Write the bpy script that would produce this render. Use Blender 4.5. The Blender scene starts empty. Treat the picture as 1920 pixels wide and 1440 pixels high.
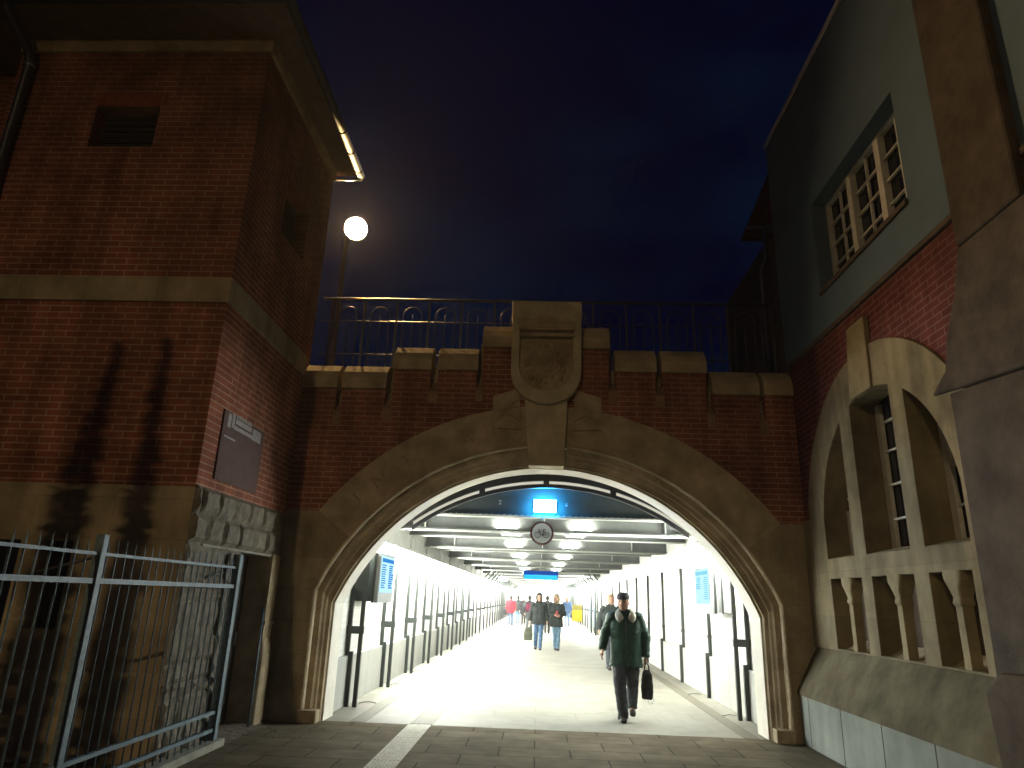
import bpy, bmesh, math, random
from math import sin, cos, pi, sqrt, radians as rad, atan2
from mathutils import Vector, Matrix, noise as mnoise
from mathutils.geometry import tessellate_polygon
random.seed(7)
S = bpy.context.scene
COL = S.collection

# ------------------------------------------------------------------ camera
CAM_H = 1.65
pitch = math.atan(400.5/1274.0); yaw = math.atan(61.7/1335.0); roll = math.atan(136/3979.0)
fw = Vector((-sin(yaw)*cos(pitch), cos(yaw)*cos(pitch), sin(pitch)))
r0 = Vector((cos(yaw), sin(yaw), 0)); u0 = r0.cross(fw)
Rv = cos(roll)*r0 + sin(roll)*u0
Uv = -sin(roll)*r0 + cos(roll)*u0
cd = bpy.data.cameras.new("camera"); cam = bpy.data.objects.new("camera", cd); COL.objects.link(cam)
cam.matrix_world = Matrix(((Rv.x, Uv.x, -fw.x, 0), (Rv.y, Uv.y, -fw.y, 0), (Rv.z, Uv.z, -fw.z, CAM_H), (0, 0, 0, 1)))
cd.sensor_fit = 'HORIZONTAL'; cd.sensor_width = 36.0; cd.lens = 36.0*1274/1920
cd.clip_start = 0.05; cd.clip_end = 2000
S.camera = cam

# ------------------------------------------------------------------ world: night sky with faint cloud
W = bpy.data.worlds.new("World"); S.world = W; W.use_nodes = True
wn = W.node_tree.nodes; wl = W.node_tree.links; wn.clear()
wo = wn.new('ShaderNodeOutputWorld'); wb = wn.new('ShaderNodeBackground'); wl.new(wb.outputs[0], wo.inputs[0])
tc = wn.new('ShaderNodeTexCoord'); mp = wn.new('ShaderNodeMapping'); mp.inputs['Scale'].default_value = (1.6, 1.6, 3.0)
ns = wn.new('ShaderNodeTexNoise'); ns.inputs['Scale'].default_value = 2.2; ns.inputs['Detail'].default_value = 6; ns.inputs['Roughness'].default_value = 0.5
cr = wn.new('ShaderNodeValToRGB'); cr.color_ramp.elements[0].position = 0.42; cr.color_ramp.elements[1].position = 0.68
cr.color_ramp.elements[0].color = (0.0001, 0.0006, 0.0100, 1); cr.color_ramp.elements[1].color = (0.0012, 0.0058, 0.0190, 1)
wl.new(tc.outputs['Generated'], mp.inputs[0]); wl.new(mp.outputs[0], ns.inputs[0]); wl.new(ns.outputs[0], cr.inputs[0]); wl.new(cr.outputs[0], wb.inputs[0])
wb.inputs[1].default_value = 0.8
S.view_settings.view_transform = 'Standard'; S.view_settings.look = 'None'
S.view_settings.exposure = 0; S.view_settings.gamma = 1
S.render.engine = 'CYCLES'
S.cycles.use_denoising = True
S.cycles.sample_clamp_indirect = 6
S.cycles.sample_clamp_direct = 0
S.cycles.max_bounces = 7; S.cycles.diffuse_bounces = 4; S.cycles.caustics_reflective = False; S.cycles.caustics_refractive = False
try: S.cycles.use_light_tree = True
except Exception: pass

# light powers (emission strengths)
E_KEY = 2800.0      # warm street lamp behind the camera
E_COOL = 32.0      # cooler lamp behind the camera, right
E_BRIDGE = 3400.0    # lit lamp seen above the bridge
E_STRIP = 470.0      # tunnel wall strips
E_CEIL = 230.0       # tunnel ceiling lamps

# ------------------------------------------------------------------ materials
def mat(name, col, rough=0.8, var=0.25, nscale=6.0, bump=0.15, bscale=60.0, metal=0.0, spec=0.1, col2=None, stretch=None):
    m = bpy.data.materials.new(name); m.use_nodes = True
    n = m.node_tree.nodes; l = m.node_tree.links; b = n['Principled BSDF']
    b.inputs['Roughness'].default_value = rough; b.inputs['Metallic'].default_value = metal
    b.inputs['Specular IOR Level'].default_value = spec
    t = n.new('ShaderNodeTexCoord'); src = t.outputs['Object']
    if stretch:
        q = n.new('ShaderNodeMapping'); q.inputs['Scale'].default_value = stretch; l.new(src, q.inputs[0]); src = q.outputs[0]
    a = n.new('ShaderNodeTexNoise'); a.inputs['Scale'].default_value = nscale; a.inputs['Detail'].default_value = 6; a.inputs['Roughness'].default_value = 0.62
    l.new(src, a.inputs[0])
    r = n.new('ShaderNodeValToRGB'); r.color_ramp.elements[0].position = 0.3; r.color_ramp.elements[1].position = 0.72
    c2 = col2 if col2 else tuple(min(1, c*(1+var)) for c in col)
    r.color_ramp.elements[0].color = tuple(c*(1-var) for c in col)+(1,); r.color_ramp.elements[1].color = tuple(c2)+(1,)
    l.new(a.outputs[0], r.inputs[0]); l.new(r.outputs[0], b.inputs['Base Color'])
    if bump:
        a2 = n.new('ShaderNodeTexNoise'); a2.inputs['Scale'].default_value = bscale; a2.inputs['Detail'].default_value = 4; l.new(src, a2.inputs[0])
        bp = n.new('ShaderNodeBump'); bp.inputs['Strength'].default_value = bump; bp.inputs['Distance'].default_value = 0.01
        l.new(a2.outputs[0], bp.inputs['Height']); l.new(bp.outputs[0], b.inputs['Normal'])
    return m

def emis(name, col, strength):
    m = bpy.data.materials.new(name); m.use_nodes = True
    n = m.node_tree.nodes; l = m.node_tree.links; n.clear()
    o = n.new('ShaderNodeOutputMaterial'); e = n.new('ShaderNodeEmission'); l.new(e.outputs[0], o.inputs[0])
    e.inputs[0].default_value = tuple(col)+(1,); e.inputs[1].default_value = strength
    return m

def brickmat(name, axis, c1, c2, mortar, bw, rh, ms=0.009, rough=0.85, offset=0.5, bump=0.6, var=0.5, spec=0.08, rot=0.0, nsc=1.3):
    m = bpy.data.materials.new(name); m.use_nodes = True
    n = m.node_tree.nodes; l = m.node_tree.links; b = n['Principled BSDF']
    b.inputs['Roughness'].default_value = rough; b.inputs['Specular IOR Level'].default_value = spec
    t = n.new('ShaderNodeTexCoord'); s = n.new('ShaderNodeSeparateXYZ'); c = n.new('ShaderNodeCombineXYZ')
    l.new(t.outputs['Object'], s.inputs[0])
    pairs = {'X': ('X', 'Z'), 'Y': ('Y', 'Z'), 'Z': ('X', 'Y'), 'W': ('Y', 'X')}[axis]
    l.new(s.outputs[pairs[0]], c.inputs['X']); l.new(s.outputs[pairs[1]], c.inputs['Y'])
    br = n.new('ShaderNodeTexBrick'); l.new(c.outputs[0], br.inputs['Vector'])
    br.inputs['Scale'].default_value = 1.0; br.inputs['Brick Width'].default_value = bw; br.inputs['Row Height'].default_value = rh
    br.inputs['Mortar Size'].default_value = ms; br.inputs['Mortar Smooth'].default_value = 0.3; br.inputs['Bias'].default_value = -0.1
    br.offset = offset
    br.inputs['Color1'].default_value = tuple(c1)+(1,); br.inputs['Color2'].default_value = tuple(c2)+(1,); br.inputs['Mortar'].default_value = tuple(mortar)+(1,)
    a = n.new('ShaderNodeTexNoise'); a.inputs['Scale'].default_value = nsc; a.inputs['Detail'].default_value = 7; a.inputs['Roughness'].default_value = 0.65
    l.new(t.outputs['Object'], a.inputs[0])
    mr = n.new('ShaderNodeMapRange'); mr.inputs['From Min'].default_value = 0.3; mr.inputs['From Max'].default_value = 0.7
    mr.inputs['To Min'].default_value = 1-var; mr.inputs['To Max'].default_value = 1+var*0.5; l.new(a.outputs[0], mr.inputs[0])
    q = n.new('ShaderNodeMapping'); q.inputs['Scale'].default_value = (3.2, 3.2, 0.35); l.new(t.outputs['Object'], q.inputs[0])
    a3 = n.new('ShaderNodeTexNoise'); a3.inputs['Scale'].default_value = 1.4; a3.inputs['Detail'].default_value = 5; l.new(q.outputs[0], a3.inputs[0])
    mr3 = n.new('ShaderNodeMapRange'); mr3.inputs['From Min'].default_value = 0.35; mr3.inputs['From Max'].default_value = 0.65
    mr3.inputs['To Min'].default_value = 1-var*0.6; mr3.inputs['To Max'].default_value = 1.0; l.new(a3.outputs[0], mr3.inputs[0])
    mu = n.new('ShaderNodeMath'); mu.operation = 'MULTIPLY'; l.new(mr.outputs[0], mu.inputs[0]); l.new(mr3.outputs[0], mu.inputs[1])
    mx = n.new('ShaderNodeVectorMath'); mx.operation = 'SCALE'; l.new(br.outputs['Color'], mx.inputs[0]); l.new(mu.outputs[0], mx.inputs['Scale'])
    l.new(mx.outputs[0], b.inputs['Base Color'])
    a2 = n.new('ShaderNodeTexNoise'); a2.inputs['Scale'].default_value = 45; a2.inputs['Detail'].default_value = 3; l.new(t.outputs['Object'], a2.inputs[0])
    sm = n.new('ShaderNodeMath'); sm.operation = 'MULTIPLY_ADD'; sm.inputs[1].default_value = -1.0; l.new(br.outputs['Fac'], sm.inputs[0])
    k = n.new('ShaderNodeMath'); k.operation = 'MULTIPLY'; k.inputs[1].default_value = 0.5; l.new(a2.outputs[0], k.inputs[0]); l.new(k.outputs[0], sm.inputs[2])
    bp = n.new('ShaderNodeBump'); bp.inputs['Strength'].default_value = bump; bp.inputs['Distance'].default_value = 0.008
    l.new(sm.outputs[0], bp.inputs['Height']); l.new(bp.outputs[0], b.inputs['Normal'])
    return m

BR1, BR2, MO = (0.31, 0.105, 0.066), (0.23, 0.080, 0.052), (0.42, 0.27, 0.20)
M = {}
M['brick_x'] = brickmat('brick_x', 'X', BR1, BR2, MO, 0.26, 0.077, var=0.6)
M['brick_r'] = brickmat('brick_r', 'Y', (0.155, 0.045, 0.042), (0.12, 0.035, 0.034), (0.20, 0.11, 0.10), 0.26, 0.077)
M['brick_y'] = brickmat('brick_y', 'Y', BR1, BR2, MO, 0.26, 0.077)
M['ashlar_x'] = brickmat('ashlar_x', 'X', (0.40, 0.33, 0.22), (0.34, 0.275, 0.18), (0.30, 0.24, 0.16), 0.85, 0.42, 0.005, var=0.5, bump=0.35)
M['ashlar_y'] = brickmat('ashlar_y', 'Y', (0.40, 0.34, 0.235), (0.35, 0.29, 0.20), (0.32, 0.27, 0.18), 0.95, 0.52, 0.004, var=0.5, bump=0.35)
M['ashlar_dark'] = brickmat('ashlar_dark', 'Y', (0.19, 0.152, 0.095), (0.155, 0.125, 0.08), (0.13, 0.105, 0.07), 1.1, 0.55, 0.006, var=0.5, bump=0.4)
M['stone'] = mat('stone', (0.37, 0.30, 0.20), 0.85, 0.42, 2.6, 0.6, 35)
M['stone_pale'] = mat('stone_pale', (0.45, 0.39, 0.27), 0.85, 0.22, 4.0, 0.4, 35)
M['letter'] = mat('letter', (0.27, 0.225, 0.155), 0.9, 0.2, 5)
M['corbel'] = mat('corbel', (0.25, 0.16, 0.10), 0.88, 0.3, 4, 0.5, 30)
M['shaded_stone4'] = mat('shaded_stone4', (0.27, 0.225, 0.14), 0.88, 0.3, 3, 0.5, 30)
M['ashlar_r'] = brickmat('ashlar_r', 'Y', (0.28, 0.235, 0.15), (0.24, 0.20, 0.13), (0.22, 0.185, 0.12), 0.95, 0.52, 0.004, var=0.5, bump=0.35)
M['shaded_stone3'] = mat('shaded_stone3', (0.12, 0.103, 0.064), 0.88, 0.5, 2.2, 0.7, 26)
M['shaded_stone2'] = mat('shaded_stone2', (0.072, 0.058, 0.048), 0.85, 0.45, 2.5, 0.5, 30)
M['shaded_stone'] = mat('shaded_stone', (0.10, 0.076, 0.062), 0.85, 0.35, 2.5, 0.5, 30)  # stone with the recess shade put into its colour
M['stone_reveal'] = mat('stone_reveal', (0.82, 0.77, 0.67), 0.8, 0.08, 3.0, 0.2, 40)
M['rubble'] = mat('rubble', (0.17, 0.15, 0.12), 0.9, 0.4, 7.0, 0.9, 16)
M['plinth'] = brickmat('plinth', 'Y', (0.31, 0.33, 0.30), (0.25, 0.27, 0.25), (0.07, 0.065, 0.06), 0.95, 2.0, 0.012, var=0.3, bump=0.4, offset=0.0)
M['plaster'] = mat('plaster', (0.11, 0.155, 0.205), 0.9, 0.14, 1.2, 0.25, 90)
M['darkledge'] = mat('darkledge', (0.09, 0.07, 0.06), 0.8, 0.3)
M['soffit'] = mat('soffit', (0.16, 0.14, 0.13), 0.85, 0.2)
M['roof'] = mat('roof', (0.12, 0.07, 0.06), 0.8, 0.3)
M['gutter'] = mat('gutter', (0.05, 0.062, 0.09), 0.6, 0.15, 8, 0.1, 40, spec=0.25)
M['zinc'] = mat('zinc', (0.30, 0.32, 0.36), 0.42, 0.12, 8, 0.1, 40, metal=0.9, spec=0.5)
M['darkmetal'] = mat('darkmetal', (0.035, 0.038, 0.05), 0.4, 0.2, 10, 0.1, 50, spec=0.5)
M['fencepaint'] = mat('fencepaint', (0.11, 0.16, 0.19), 0.5, 0.35, 18, 0.3, 60, spec=0.4)
M['glass'] = mat('glass', (0.012, 0.014, 0.022), 0.12, 0.1, 2, 0, spec=0.5)
M['whiteframe'] = mat('whiteframe', (0.62, 0.60, 0.54), 0.6, 0.12, 10, 0.2, 60)
M['dark'] = mat('dark', (0.02, 0.02, 0.022), 0.8, 0.2)
M['darkwood'] = mat('darkwood', (0.05, 0.045, 0.045), 0.7, 0.3, stretch=(8, 8, 1))
M['tile_y'] = brickmat('tile_y', 'Y', (0.84, 0.83, 0.77), (0.82, 0.81, 0.75), (0.60, 0.58, 0.52), 0.30, 0.10, 0.004, rough=0.3, var=0.06, bump=0.25, spec=0.4)
M['dado'] = brickmat('dado', 'Y', (0.48, 0.48, 0.44), (0.44, 0.44, 0.41), (0.22, 0.22, 0.20), 1.25, 1.5, 0.006, rough=0.5, var=0.15, offset=0.0, bump=0.2)
M['upperwall'] = mat('upperwall', (0.50, 0.50, 0.46), 0.7, 0.15, 2, 0.1)
M['steel'] = mat('steel', (0.105, 0.112, 0.105), 0.6, 0.18, 3, 0.2, 50, spec=0.4)
M['steel_lt'] = mat('steel_lt', (0.46, 0.47, 0.43), 0.55, 0.12, 3, 0.15, 50, spec=0.4)
M['post'] = mat('post', (0.014, 0.019, 0.017), 0.5, 0.25, 12, 0.15, 60, spec=0.5)
M['gable'] = mat('gable', (0.07, 0.085, 0.085), 0.6, 0.15, 3, 0.1)
M['floor'] = brickmat('floor', 'Z', (0.245, 0.235, 0.20), (0.228, 0.218, 0.186), (0.172, 0.162, 0.135), 1.2, 0.6, 0.006, rough=0.6, var=0.2, bump=0.12, spec=0.12)
M['drain'] = mat('drain', (0.14, 0.127, 0.10), 0.6, 0.15, 8)
M['paving'] = brickmat('paving', 'Z', (0.15, 0.126, 0.086), (0.12, 0.10, 0.07), (0.045, 0.035, 0.026), 0.80, 0.46, 0.008, rough=0.95, var=0.35, bump=0.5, spec=0.03)
M['tactile'] = mat('tactile', (0.40, 0.37, 0.29), 0.7, 0.2, 14, 0.4, 60)
M['tactile_in'] = mat('tactile_in', (0.20, 0.185, 0.148), 0.6, 0.1, 14, 0.2, 60)
M['dirt'] = mat('dirt', (0.13, 0.11, 0.085), 0.95, 0.5, 14, 1.0, 30)
M['asphalt'] = mat('asphalt', (0.06, 0.058, 0.055), 0.9, 0.3, 5, 0.5, 90)
M['concrete'] = mat('concrete', (0.26, 0.25, 0.21), 0.85, 0.3, 5, 0.4, 50)
M['lampwarm'] = emis('lampwarm', (1.0, 0.72, 0.36), E_KEY)
M['lampcool'] = emis('lampcool', (0.72, 0.92, 1.0), E_COOL)
M['lampbridge'] = emis('lampbridge', (1.0, 0.64, 0.27), E_BRIDGE)
M['strip'] = emis('strip', (0.97, 1.0, 0.90), E_STRIP)
M['ceil'] = emis('ceil', (0.98, 1.0, 0.92), E_CEIL)
M['slot_glow'] = emis('slot_glow', (1.0, 0.97, 0.80), 0.62)  # glow put in for the lit surface seen through the arch slots
M['bluebox'] = emis('bluebox', (0.03, 0.42, 1.0), 110.0)
M['bluestrip'] = emis('bluestrip', (0.02, 0.42, 1.0), 1.6)
M['blueboard'] = emis('blueboard', (0.01, 0.10, 0.55), 0.7)
M['screen'] = emis('screen', (0.55, 0.90, 1.0), 1.1)
M['screenrow'] = emis('screenrow', (0.05, 0.36, 0.95), 0.75)
M['screenpale'] = emis('screenpale', (0.30, 0.78, 0.95), 0.95)
M['casing'] = mat('casing', (0.33, 0.34, 0.34), 0.5, 0.05, 4, 0.05)
M['signface'] = mat('signface', (0.75, 0.80, 0.80), 0.5, 0.05, 4, 0)
M['signrim'] = mat('signrim', (0.10, 0.035, 0.04), 0.5, 0.1, 4, 0)
M['signblack'] = mat('signblack', (0.025, 0.035, 0.045), 0.6, 0.1, 4, 0)
M['plaque'] = mat('plaque', (0.07, 0.085, 0.09), 0.5, 0.1)
M['poster'] = mat('poster', (0.095, 0.062, 0.06), 0.8, 0.15, 8, 0.1)
M['postermark'] = mat('postermark', (0.30, 0.29, 0.31), 0.8, 0.3, 20, 0.1)
M['yellow'] = mat('yellow', (0.42, 0.31, 0.03), 0.6, 0.08, 10, 0.1)
M['olive'] = mat('olive', (0.19, 0.165, 0.05), 0.6, 0.1, 10, 0.1)
M['bluepanel'] = mat('bluepanel', (0.03, 0.09, 0.18), 0.4, 0.2, 3, 0)

# ------------------------------------------------------------------ mesh helpers
def tag(o, label=None, cat=None, group=None, kind=None):
    if label: o['label'] = label
    if cat: o['category'] = cat
    if group: o['group'] = group
    if kind: o['kind'] = kind
    return o

def empty(name, loc, label=None, cat=None, group=None):
    o = bpy.data.objects.new(name, None); COL.objects.link(o); o.location = loc; o.empty_display_size = 0.2
    return tag(o, label, cat, group)

def origin(o):
    v = Vector((0, 0, 0))
    while o is not None:
        v += o.location; o = o.parent
    return v

class MB:
    def __init__(s): s.v = []; s.f = []; s.mi = []
    def add(s, vs, fs, mi=0):
        b = len(s.v); s.v += [Vector(p) for p in vs]; s.f += [tuple(i+b for i in f) for f in fs]; s.mi += [mi]*len(fs); return s
    def box(s, x0, x1, y0, y1, z0, z1, mi=0):
        vs = [(x, y, z) for z in (z0, z1) for y in (y0, y1) for x in (x0, x1)]
        return s.add(vs, [(0, 2, 3, 1), (4, 5, 7, 6), (0, 1, 5, 4), (2, 6, 7, 3), (0, 4, 6, 2), (1, 3, 7, 5)], mi)
    def quad(s, a, b, c, d, mi=0): return s.add([a, b, c, d], [(0, 1, 2, 3)], mi)
    def plate(s, outer, holes, axis, a, b, mi=0):
        """polygon with holes in (u,z); axis 'Y': (u,a..b,z), axis 'X': (a..b,u,z), axis 'Z': (u,z_,a..b)"""
        loops = [list(outer)] + [list(h) for h in holes]
        tri = tessellate_polygon([[Vector((p[0], p[1], 0)) for p in lp] for lp in loops])
        flat = [p for lp in loops for p in lp]; n = len(flat)
        def P(p, d):
            if axis == 'Y': return (p[0], d, p[1])
            if axis == 'X': return (d, p[0], p[1])
            return (p[0], p[1], d)
        vs = [P(p, a) for p in flat] + [P(p, b) for p in flat]
        fs = [tuple(t) for t in tri] + [tuple(i+n for i in reversed(t)) for t in tri]
        k = 0
        for lp in loops:
            m = len(lp)
            for i in range(m):
                j = (i+1) % m; fs.append((k+i, k+j, k+j+n, k+i+n))
            k += m
        return s.add(vs, fs, mi)
    def tube(s, pts, r, n=8, mi=0, cap=True, flat=None):
        pts = [Vector(p) for p in pts]; m = len(pts)
        rs = r if isinstance(r, (list, tuple)) else [r]*m
        T = []
        for i in range(m):
            d = (pts[min(i+1, m-1)] - pts[max(i-1, 0)]); T.append(d.normalized() if d.length > 1e-9 else Vector((0, 0, 1)))
        ref = Vector((1, 0, 0)) if abs(T[0].x) < 0.9 else Vector((0, 1, 0))
        N = (ref - T[0]*ref.dot(T[0])).normalized()
        vs = []
        for i in range(m):
            if i: N = (N - T[i]*N.dot(T[i])).normalized()
            B = T[i].cross(N)
            ra, rb = (rs[i], rs[i]) if not isinstance(rs[i], (list, tuple)) else rs[i]
            for k in range(n):
                a = 2*pi*k/n; vs.append(pts[i] + N*cos(a)*ra + B*sin(a)*rb)
        fs = [(i*n+k, i*n+(k+1) % n, (i+1)*n+(k+1) % n, (i+1)*n+k) for i in range(m-1) for k in range(n)]
        if cap: fs += [tuple(reversed(range(n))), tuple(range((m-1)*n, m*n))]
        return s.add(vs, fs, mi)
    def rings(s, rg, n=20, mi=0, p=2.0):
        """rg: list of (cx,cy,z,rx,ry) horizontal superellipse rings"""
        vs = []
        for (cx, cy, z, rx, ry) in rg:
            for k in range(n):
                a = 2*pi*k/n; c, d = cos(a), sin(a)
                vs.append((cx+rx*math.copysign(abs(c)**(2/p), c), cy+ry*math.copysign(abs(d)**(2/p), d), z))
        m = len(rg)
        fs = [(i*n+k, i*n+(k+1) % n, (i+1)*n+(k+1) % n, (i+1)*n+k) for i in range(m-1) for k in range(n)]
        fs += [tuple(reversed(range(n))), tuple(range((m-1)*n, m*n))]
        return s.add(vs, fs, mi)
    def ball(s, c, r, nu=20, nv=14, mi=0, fn=None):
        rx, ry, rz = r if isinstance(r, (tuple, list)) else (r, r, r)
        vs = []
        for j in range(nv+1):
            t = pi*j/nv
            for i in range(nu):
                a = 2*pi*i/nu; p = Vector((sin(t)*cos(a), sin(t)*sin(a), cos(t)))
                q = Vector((p.x*rx, p.y*ry, p.z*rz))
                if fn: q = fn(p, q)
                vs.append(Vector(c)+q)
        fs = [(j*nu+i, (j+1)*nu+i, (j+1)*nu+(i+1) % nu, j*nu+(i+1) % nu) for j in range(nv) for i in range(nu)]
        return s.add(vs, fs, mi)
    def build(s, name, mats, parent=None, smooth=False, bevel=0.0, loc=None):
        me = bpy.data.meshes.new(name); o = bpy.data.objects.new(name, me); COL.objects.link(o)
        if not isinstance(mats, (list, tuple)): mats = [mats]
        for m in mats: me.materials.append(m)
        if parent is not None:
            o.parent = parent; org = origin(parent)
        else:
            org = Vector(loc) if loc is not None else Vector((0, 0, 0)); o.location = org
        me.from_pydata([tuple(v-org) for v in s.v], [], s.f)
        for p, k in zip(me.polygons, s.mi): p.material_index = k; p.use_smooth = smooth
        bm = bmesh.new(); bm.from_mesh(me); bmesh.ops.remove_doubles(bm, verts=bm.verts, dist=1e-5)
        bmesh.ops.dissolve_degenerate(bm, edges=bm.edges, dist=1e-6)
        bmesh.ops.recalc_face_normals(bm, faces=bm.faces)
        if bevel:
            es = [e for e in bm.edges if len(e.link_faces) == 2 and e.calc_face_angle(0) > 0.6]
            bmesh.ops.bevel(bm, geom=es, offset=bevel, segments=2, affect='EDGES', profile=0.5, clamp_overlap=True)
        bm.to_mesh(me); bm.free(); me.update()
        return o

def bake_remesh(o, voxel, smooth_iter=2, noise_amp=0.0, noise_scale=(6, 6, 10), hem=None):
    md = o.modifiers.new('r', 'REMESH'); md.mode = 'VOXEL'; md.voxel_size = voxel; md.use_smooth_shade = True
    if smooth_iter:
        sm = o.modifiers.new('s', 'SMOOTH'); sm.factor = 0.5; sm.iterations = smooth_iter
    dg = bpy.context.evaluated_depsgraph_get(); dg.update()
    me = bpy.data.meshes.new_from_object(o.evaluated_get(dg)); old = o.data
    mats_ = list(old.materials)
    o.modifiers.clear(); o.data = me
    me.materials.clear()
    for m in mats_: me.materials.append(m)
    if noise_amp:
        me.update()
        nrm = [v.normal.copy() for v in me.vertices]
        for v, nn in zip(me.vertices, nrm):
            q = Vector((v.co.x*noise_scale[0], v.co.y*noise_scale[1], v.co.z*noise_scale[2]))
            d = mnoise.noise(q)*0.65 + mnoise.noise(q*2.3+Vector((5, 3, 1)))*0.45
            v.co += nn*d*noise_amp
    for p in me.polygons: p.use_smooth = True
    bpy.data.meshes.remove(old)
    return o

def copy_tree(o, parent=None):
    c = o.copy(); COL.objects.link(c); c.parent = parent
    for ch in [x for x in o.children]: copy_tree(ch, c)
    return c

ORD = ['first', 'second', 'third', 'fourth', 'fifth', 'sixth', 'seventh', 'eighth', 'ninth', 'tenth', 'eleventh', 'twelfth', 'thirteenth', 'fourteenth', 'fifteenth', 'sixteenth', 'seventeenth', 'eighteenth', 'nineteenth', 'twentieth', 'twenty-first', 'twenty-second', 'twenty-third', 'twenty-fourth', 'twenty-fifth', 'twenty-sixth', 'twenty-seventh', 'twenty-eighth', 'twenty-ninth', 'thirtieth']

# ------------------------------------------------------------------ GROUND
XL, XR = -3.62, 3.68          # faces of the left and right building
YA = 9.70                     # face of the arch wall
g = MB(); g.plate([(-400, -400), (400, -400), (400, 600), (-400, 600)], [], 'Z', -0.30, -0.012)
tag(g.build('ground', M['asphalt']), kind='structure')
g = MB(); g.box(-3.45, 6.0, -30, 9.93, -0.20, 0.0)
tag(g.build('pavement', M['paving']), kind='structure')
g = MB(); g.box(-3.2, 3.6, 9.93, 90, -0.20, 0.0)
tag(g.build('tunnel_floor', M['floor']), kind='structure')
# rough verge beside the fence
g = MB(); nx, ny = 18, 60
for j in range(ny+1):
    for i in range(nx+1):
        x = -9.0 + (5.62)*i/nx if i < nx else -3.38; y = -4 + 13.69*j/ny
        h = 0.012 + 0.02*mnoise.noise(Vector((x*3, y*3, 1.1))) + 0.012*mnoise.noise(Vector((x*9, y*9, 4)))
        if i == nx: h = -0.02
        if i == nx-1: h += 0.02
        g.v.append(Vector((x, y, h+0.01)))
for j in range(ny):
    for i in range(nx):
        a = j*(nx+1)+i; g.f.append((a, a+1, a+nx+2, a+nx+1)); g.mi.append(0)
tag(g.build('verge', M['dirt'], smooth=True), kind='structure')
g = MB()
for k in range(110):   # crumbs of grit by the foot of the arch
    x = random.uniform(-3.5, -2.6); y = random.uniform(8.6, 9.65); r = random.uniform(0.003, 0.010)
    if x > -3.3 and random.random() < 0.55: continue
    g.ball((x, y, 0.01 + (0.025 if x < -3.38 else 0)), (r, r, r*0.6), 6, 4)
tag(g.build('gravel', M['dirt'], smooth=True), kind='stuff')
# guide strip, ribs
g = MB(); x0, x1 = -1.68, -1.38
g.box(x0, x1, -3, 9.92, 0.001, 0.006)
for k in range(7):
    xc = x0+0.03+0.04*k
    y = -3.0
    while y < 9.6:
        g.box(xc-0.011, xc+0.011, y+0.01, y+0.29, 0.006, 0.012); y += 0.30
tag(g.build('guide_strip', M['tactile']), kind='structure', label='ribbed pale guide strip across the dark paving')
g = MB()
g.box(x0, x1+0.02, 9.94, 60, 0.001, 0.004)
for k in range(7):
    xc = x0+0.03+0.043*k
    g.box(xc-0.011, xc+0.011, 9.98, 60, 0.004, 0.009)
tag(g.build('guide_strip_inside', M['tactile_in']), kind='structure')
g = MB(); g.box(-2.48, -2.27, 9.94, 85, 0.0, 0.0045); g.box(2.73, 2.93, 9.94, 85, 0.0, 0.0045)
tag(g.build('drain_band', M['drain']), kind='structure')

# ------------------------------------------------------------------ ARCH WALL
AX, AZ = 0.10, 0.31
aw = empty('arch_wall', (AX, YA, 0), 'brick and sandstone wall with the wide round arch of the tunnel mouth and a carved shield', 'arch')
def arch_path(R, xj, n=40, z0=0.0):
    zs = AZ + sqrt(R*R-xj*xj); a0 = atan2(zs-AZ, xj)
    pts = [(AX+xj, z0), (AX+xj, zs*0.33), (AX+xj, zs*0.66)]
    pts += [(AX+R*cos(a0+(pi-2*a0)*k/n), AZ+R*sin(a0+(pi-2*a0)*k/n)) for k in range(n+1)]
    pts += [(AX-xj, zs*0.66), (AX-xj, zs*0.33), (AX-xj, z0)]
    return pts
th = math.asin((2.75-AZ)/4.06)
po = arch_path(3.46, 3.18)
# stone jambs
for sgn in (-1, 1):
    pts = [p for p in po if (p[0]-AX)*sgn > 0 and p[1] <= AZ+3.46*sin(th)+1e-6]
    pts.sort(key=lambda p: p[1])
    wallx = XL+0.001 if sgn < 0 else 3.9
    poly = pts + [(AX+sgn*3.46*cos(th), AZ+3.46*sin(th)), (AX+sgn*4.06*cos(th), 2.75), (wallx, 2.75), (wallx, 0)]
    m = MB(); m.plate(poly, [], 'Y', YA, YA+0.16); m.build('stone_jamb', M['ashlar_x'], aw)
# voussoirs
a0, a1 = th, pi-th
nv = 15
for k in range(nv):
    if k == 7: continue
    s0 = a0+(a1-a0)*k/nv+0.0002; s1 = a0+(a1-a0)*(k+1)/nv-0.0002
    m = MB(); q = 5
    poly = [(AX+3.46*cos(s0+(s1-s0)*i/q), AZ+3.46*sin(s0+(s1-s0)*i/q)) for i in range(q+1)] + [(AX+4.06*cos(s1-(s1-s0)*i/q), AZ+4.06*sin(s1-(s1-s0)*i/q)) for i in range(q+1)]
    dz = random.uniform(-0.001, 0.001)
    m.plate(poly, [], 'Y', YA-0.003+dz, YA+0.155); m.build('voussoir', M['stone'], aw)
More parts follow.
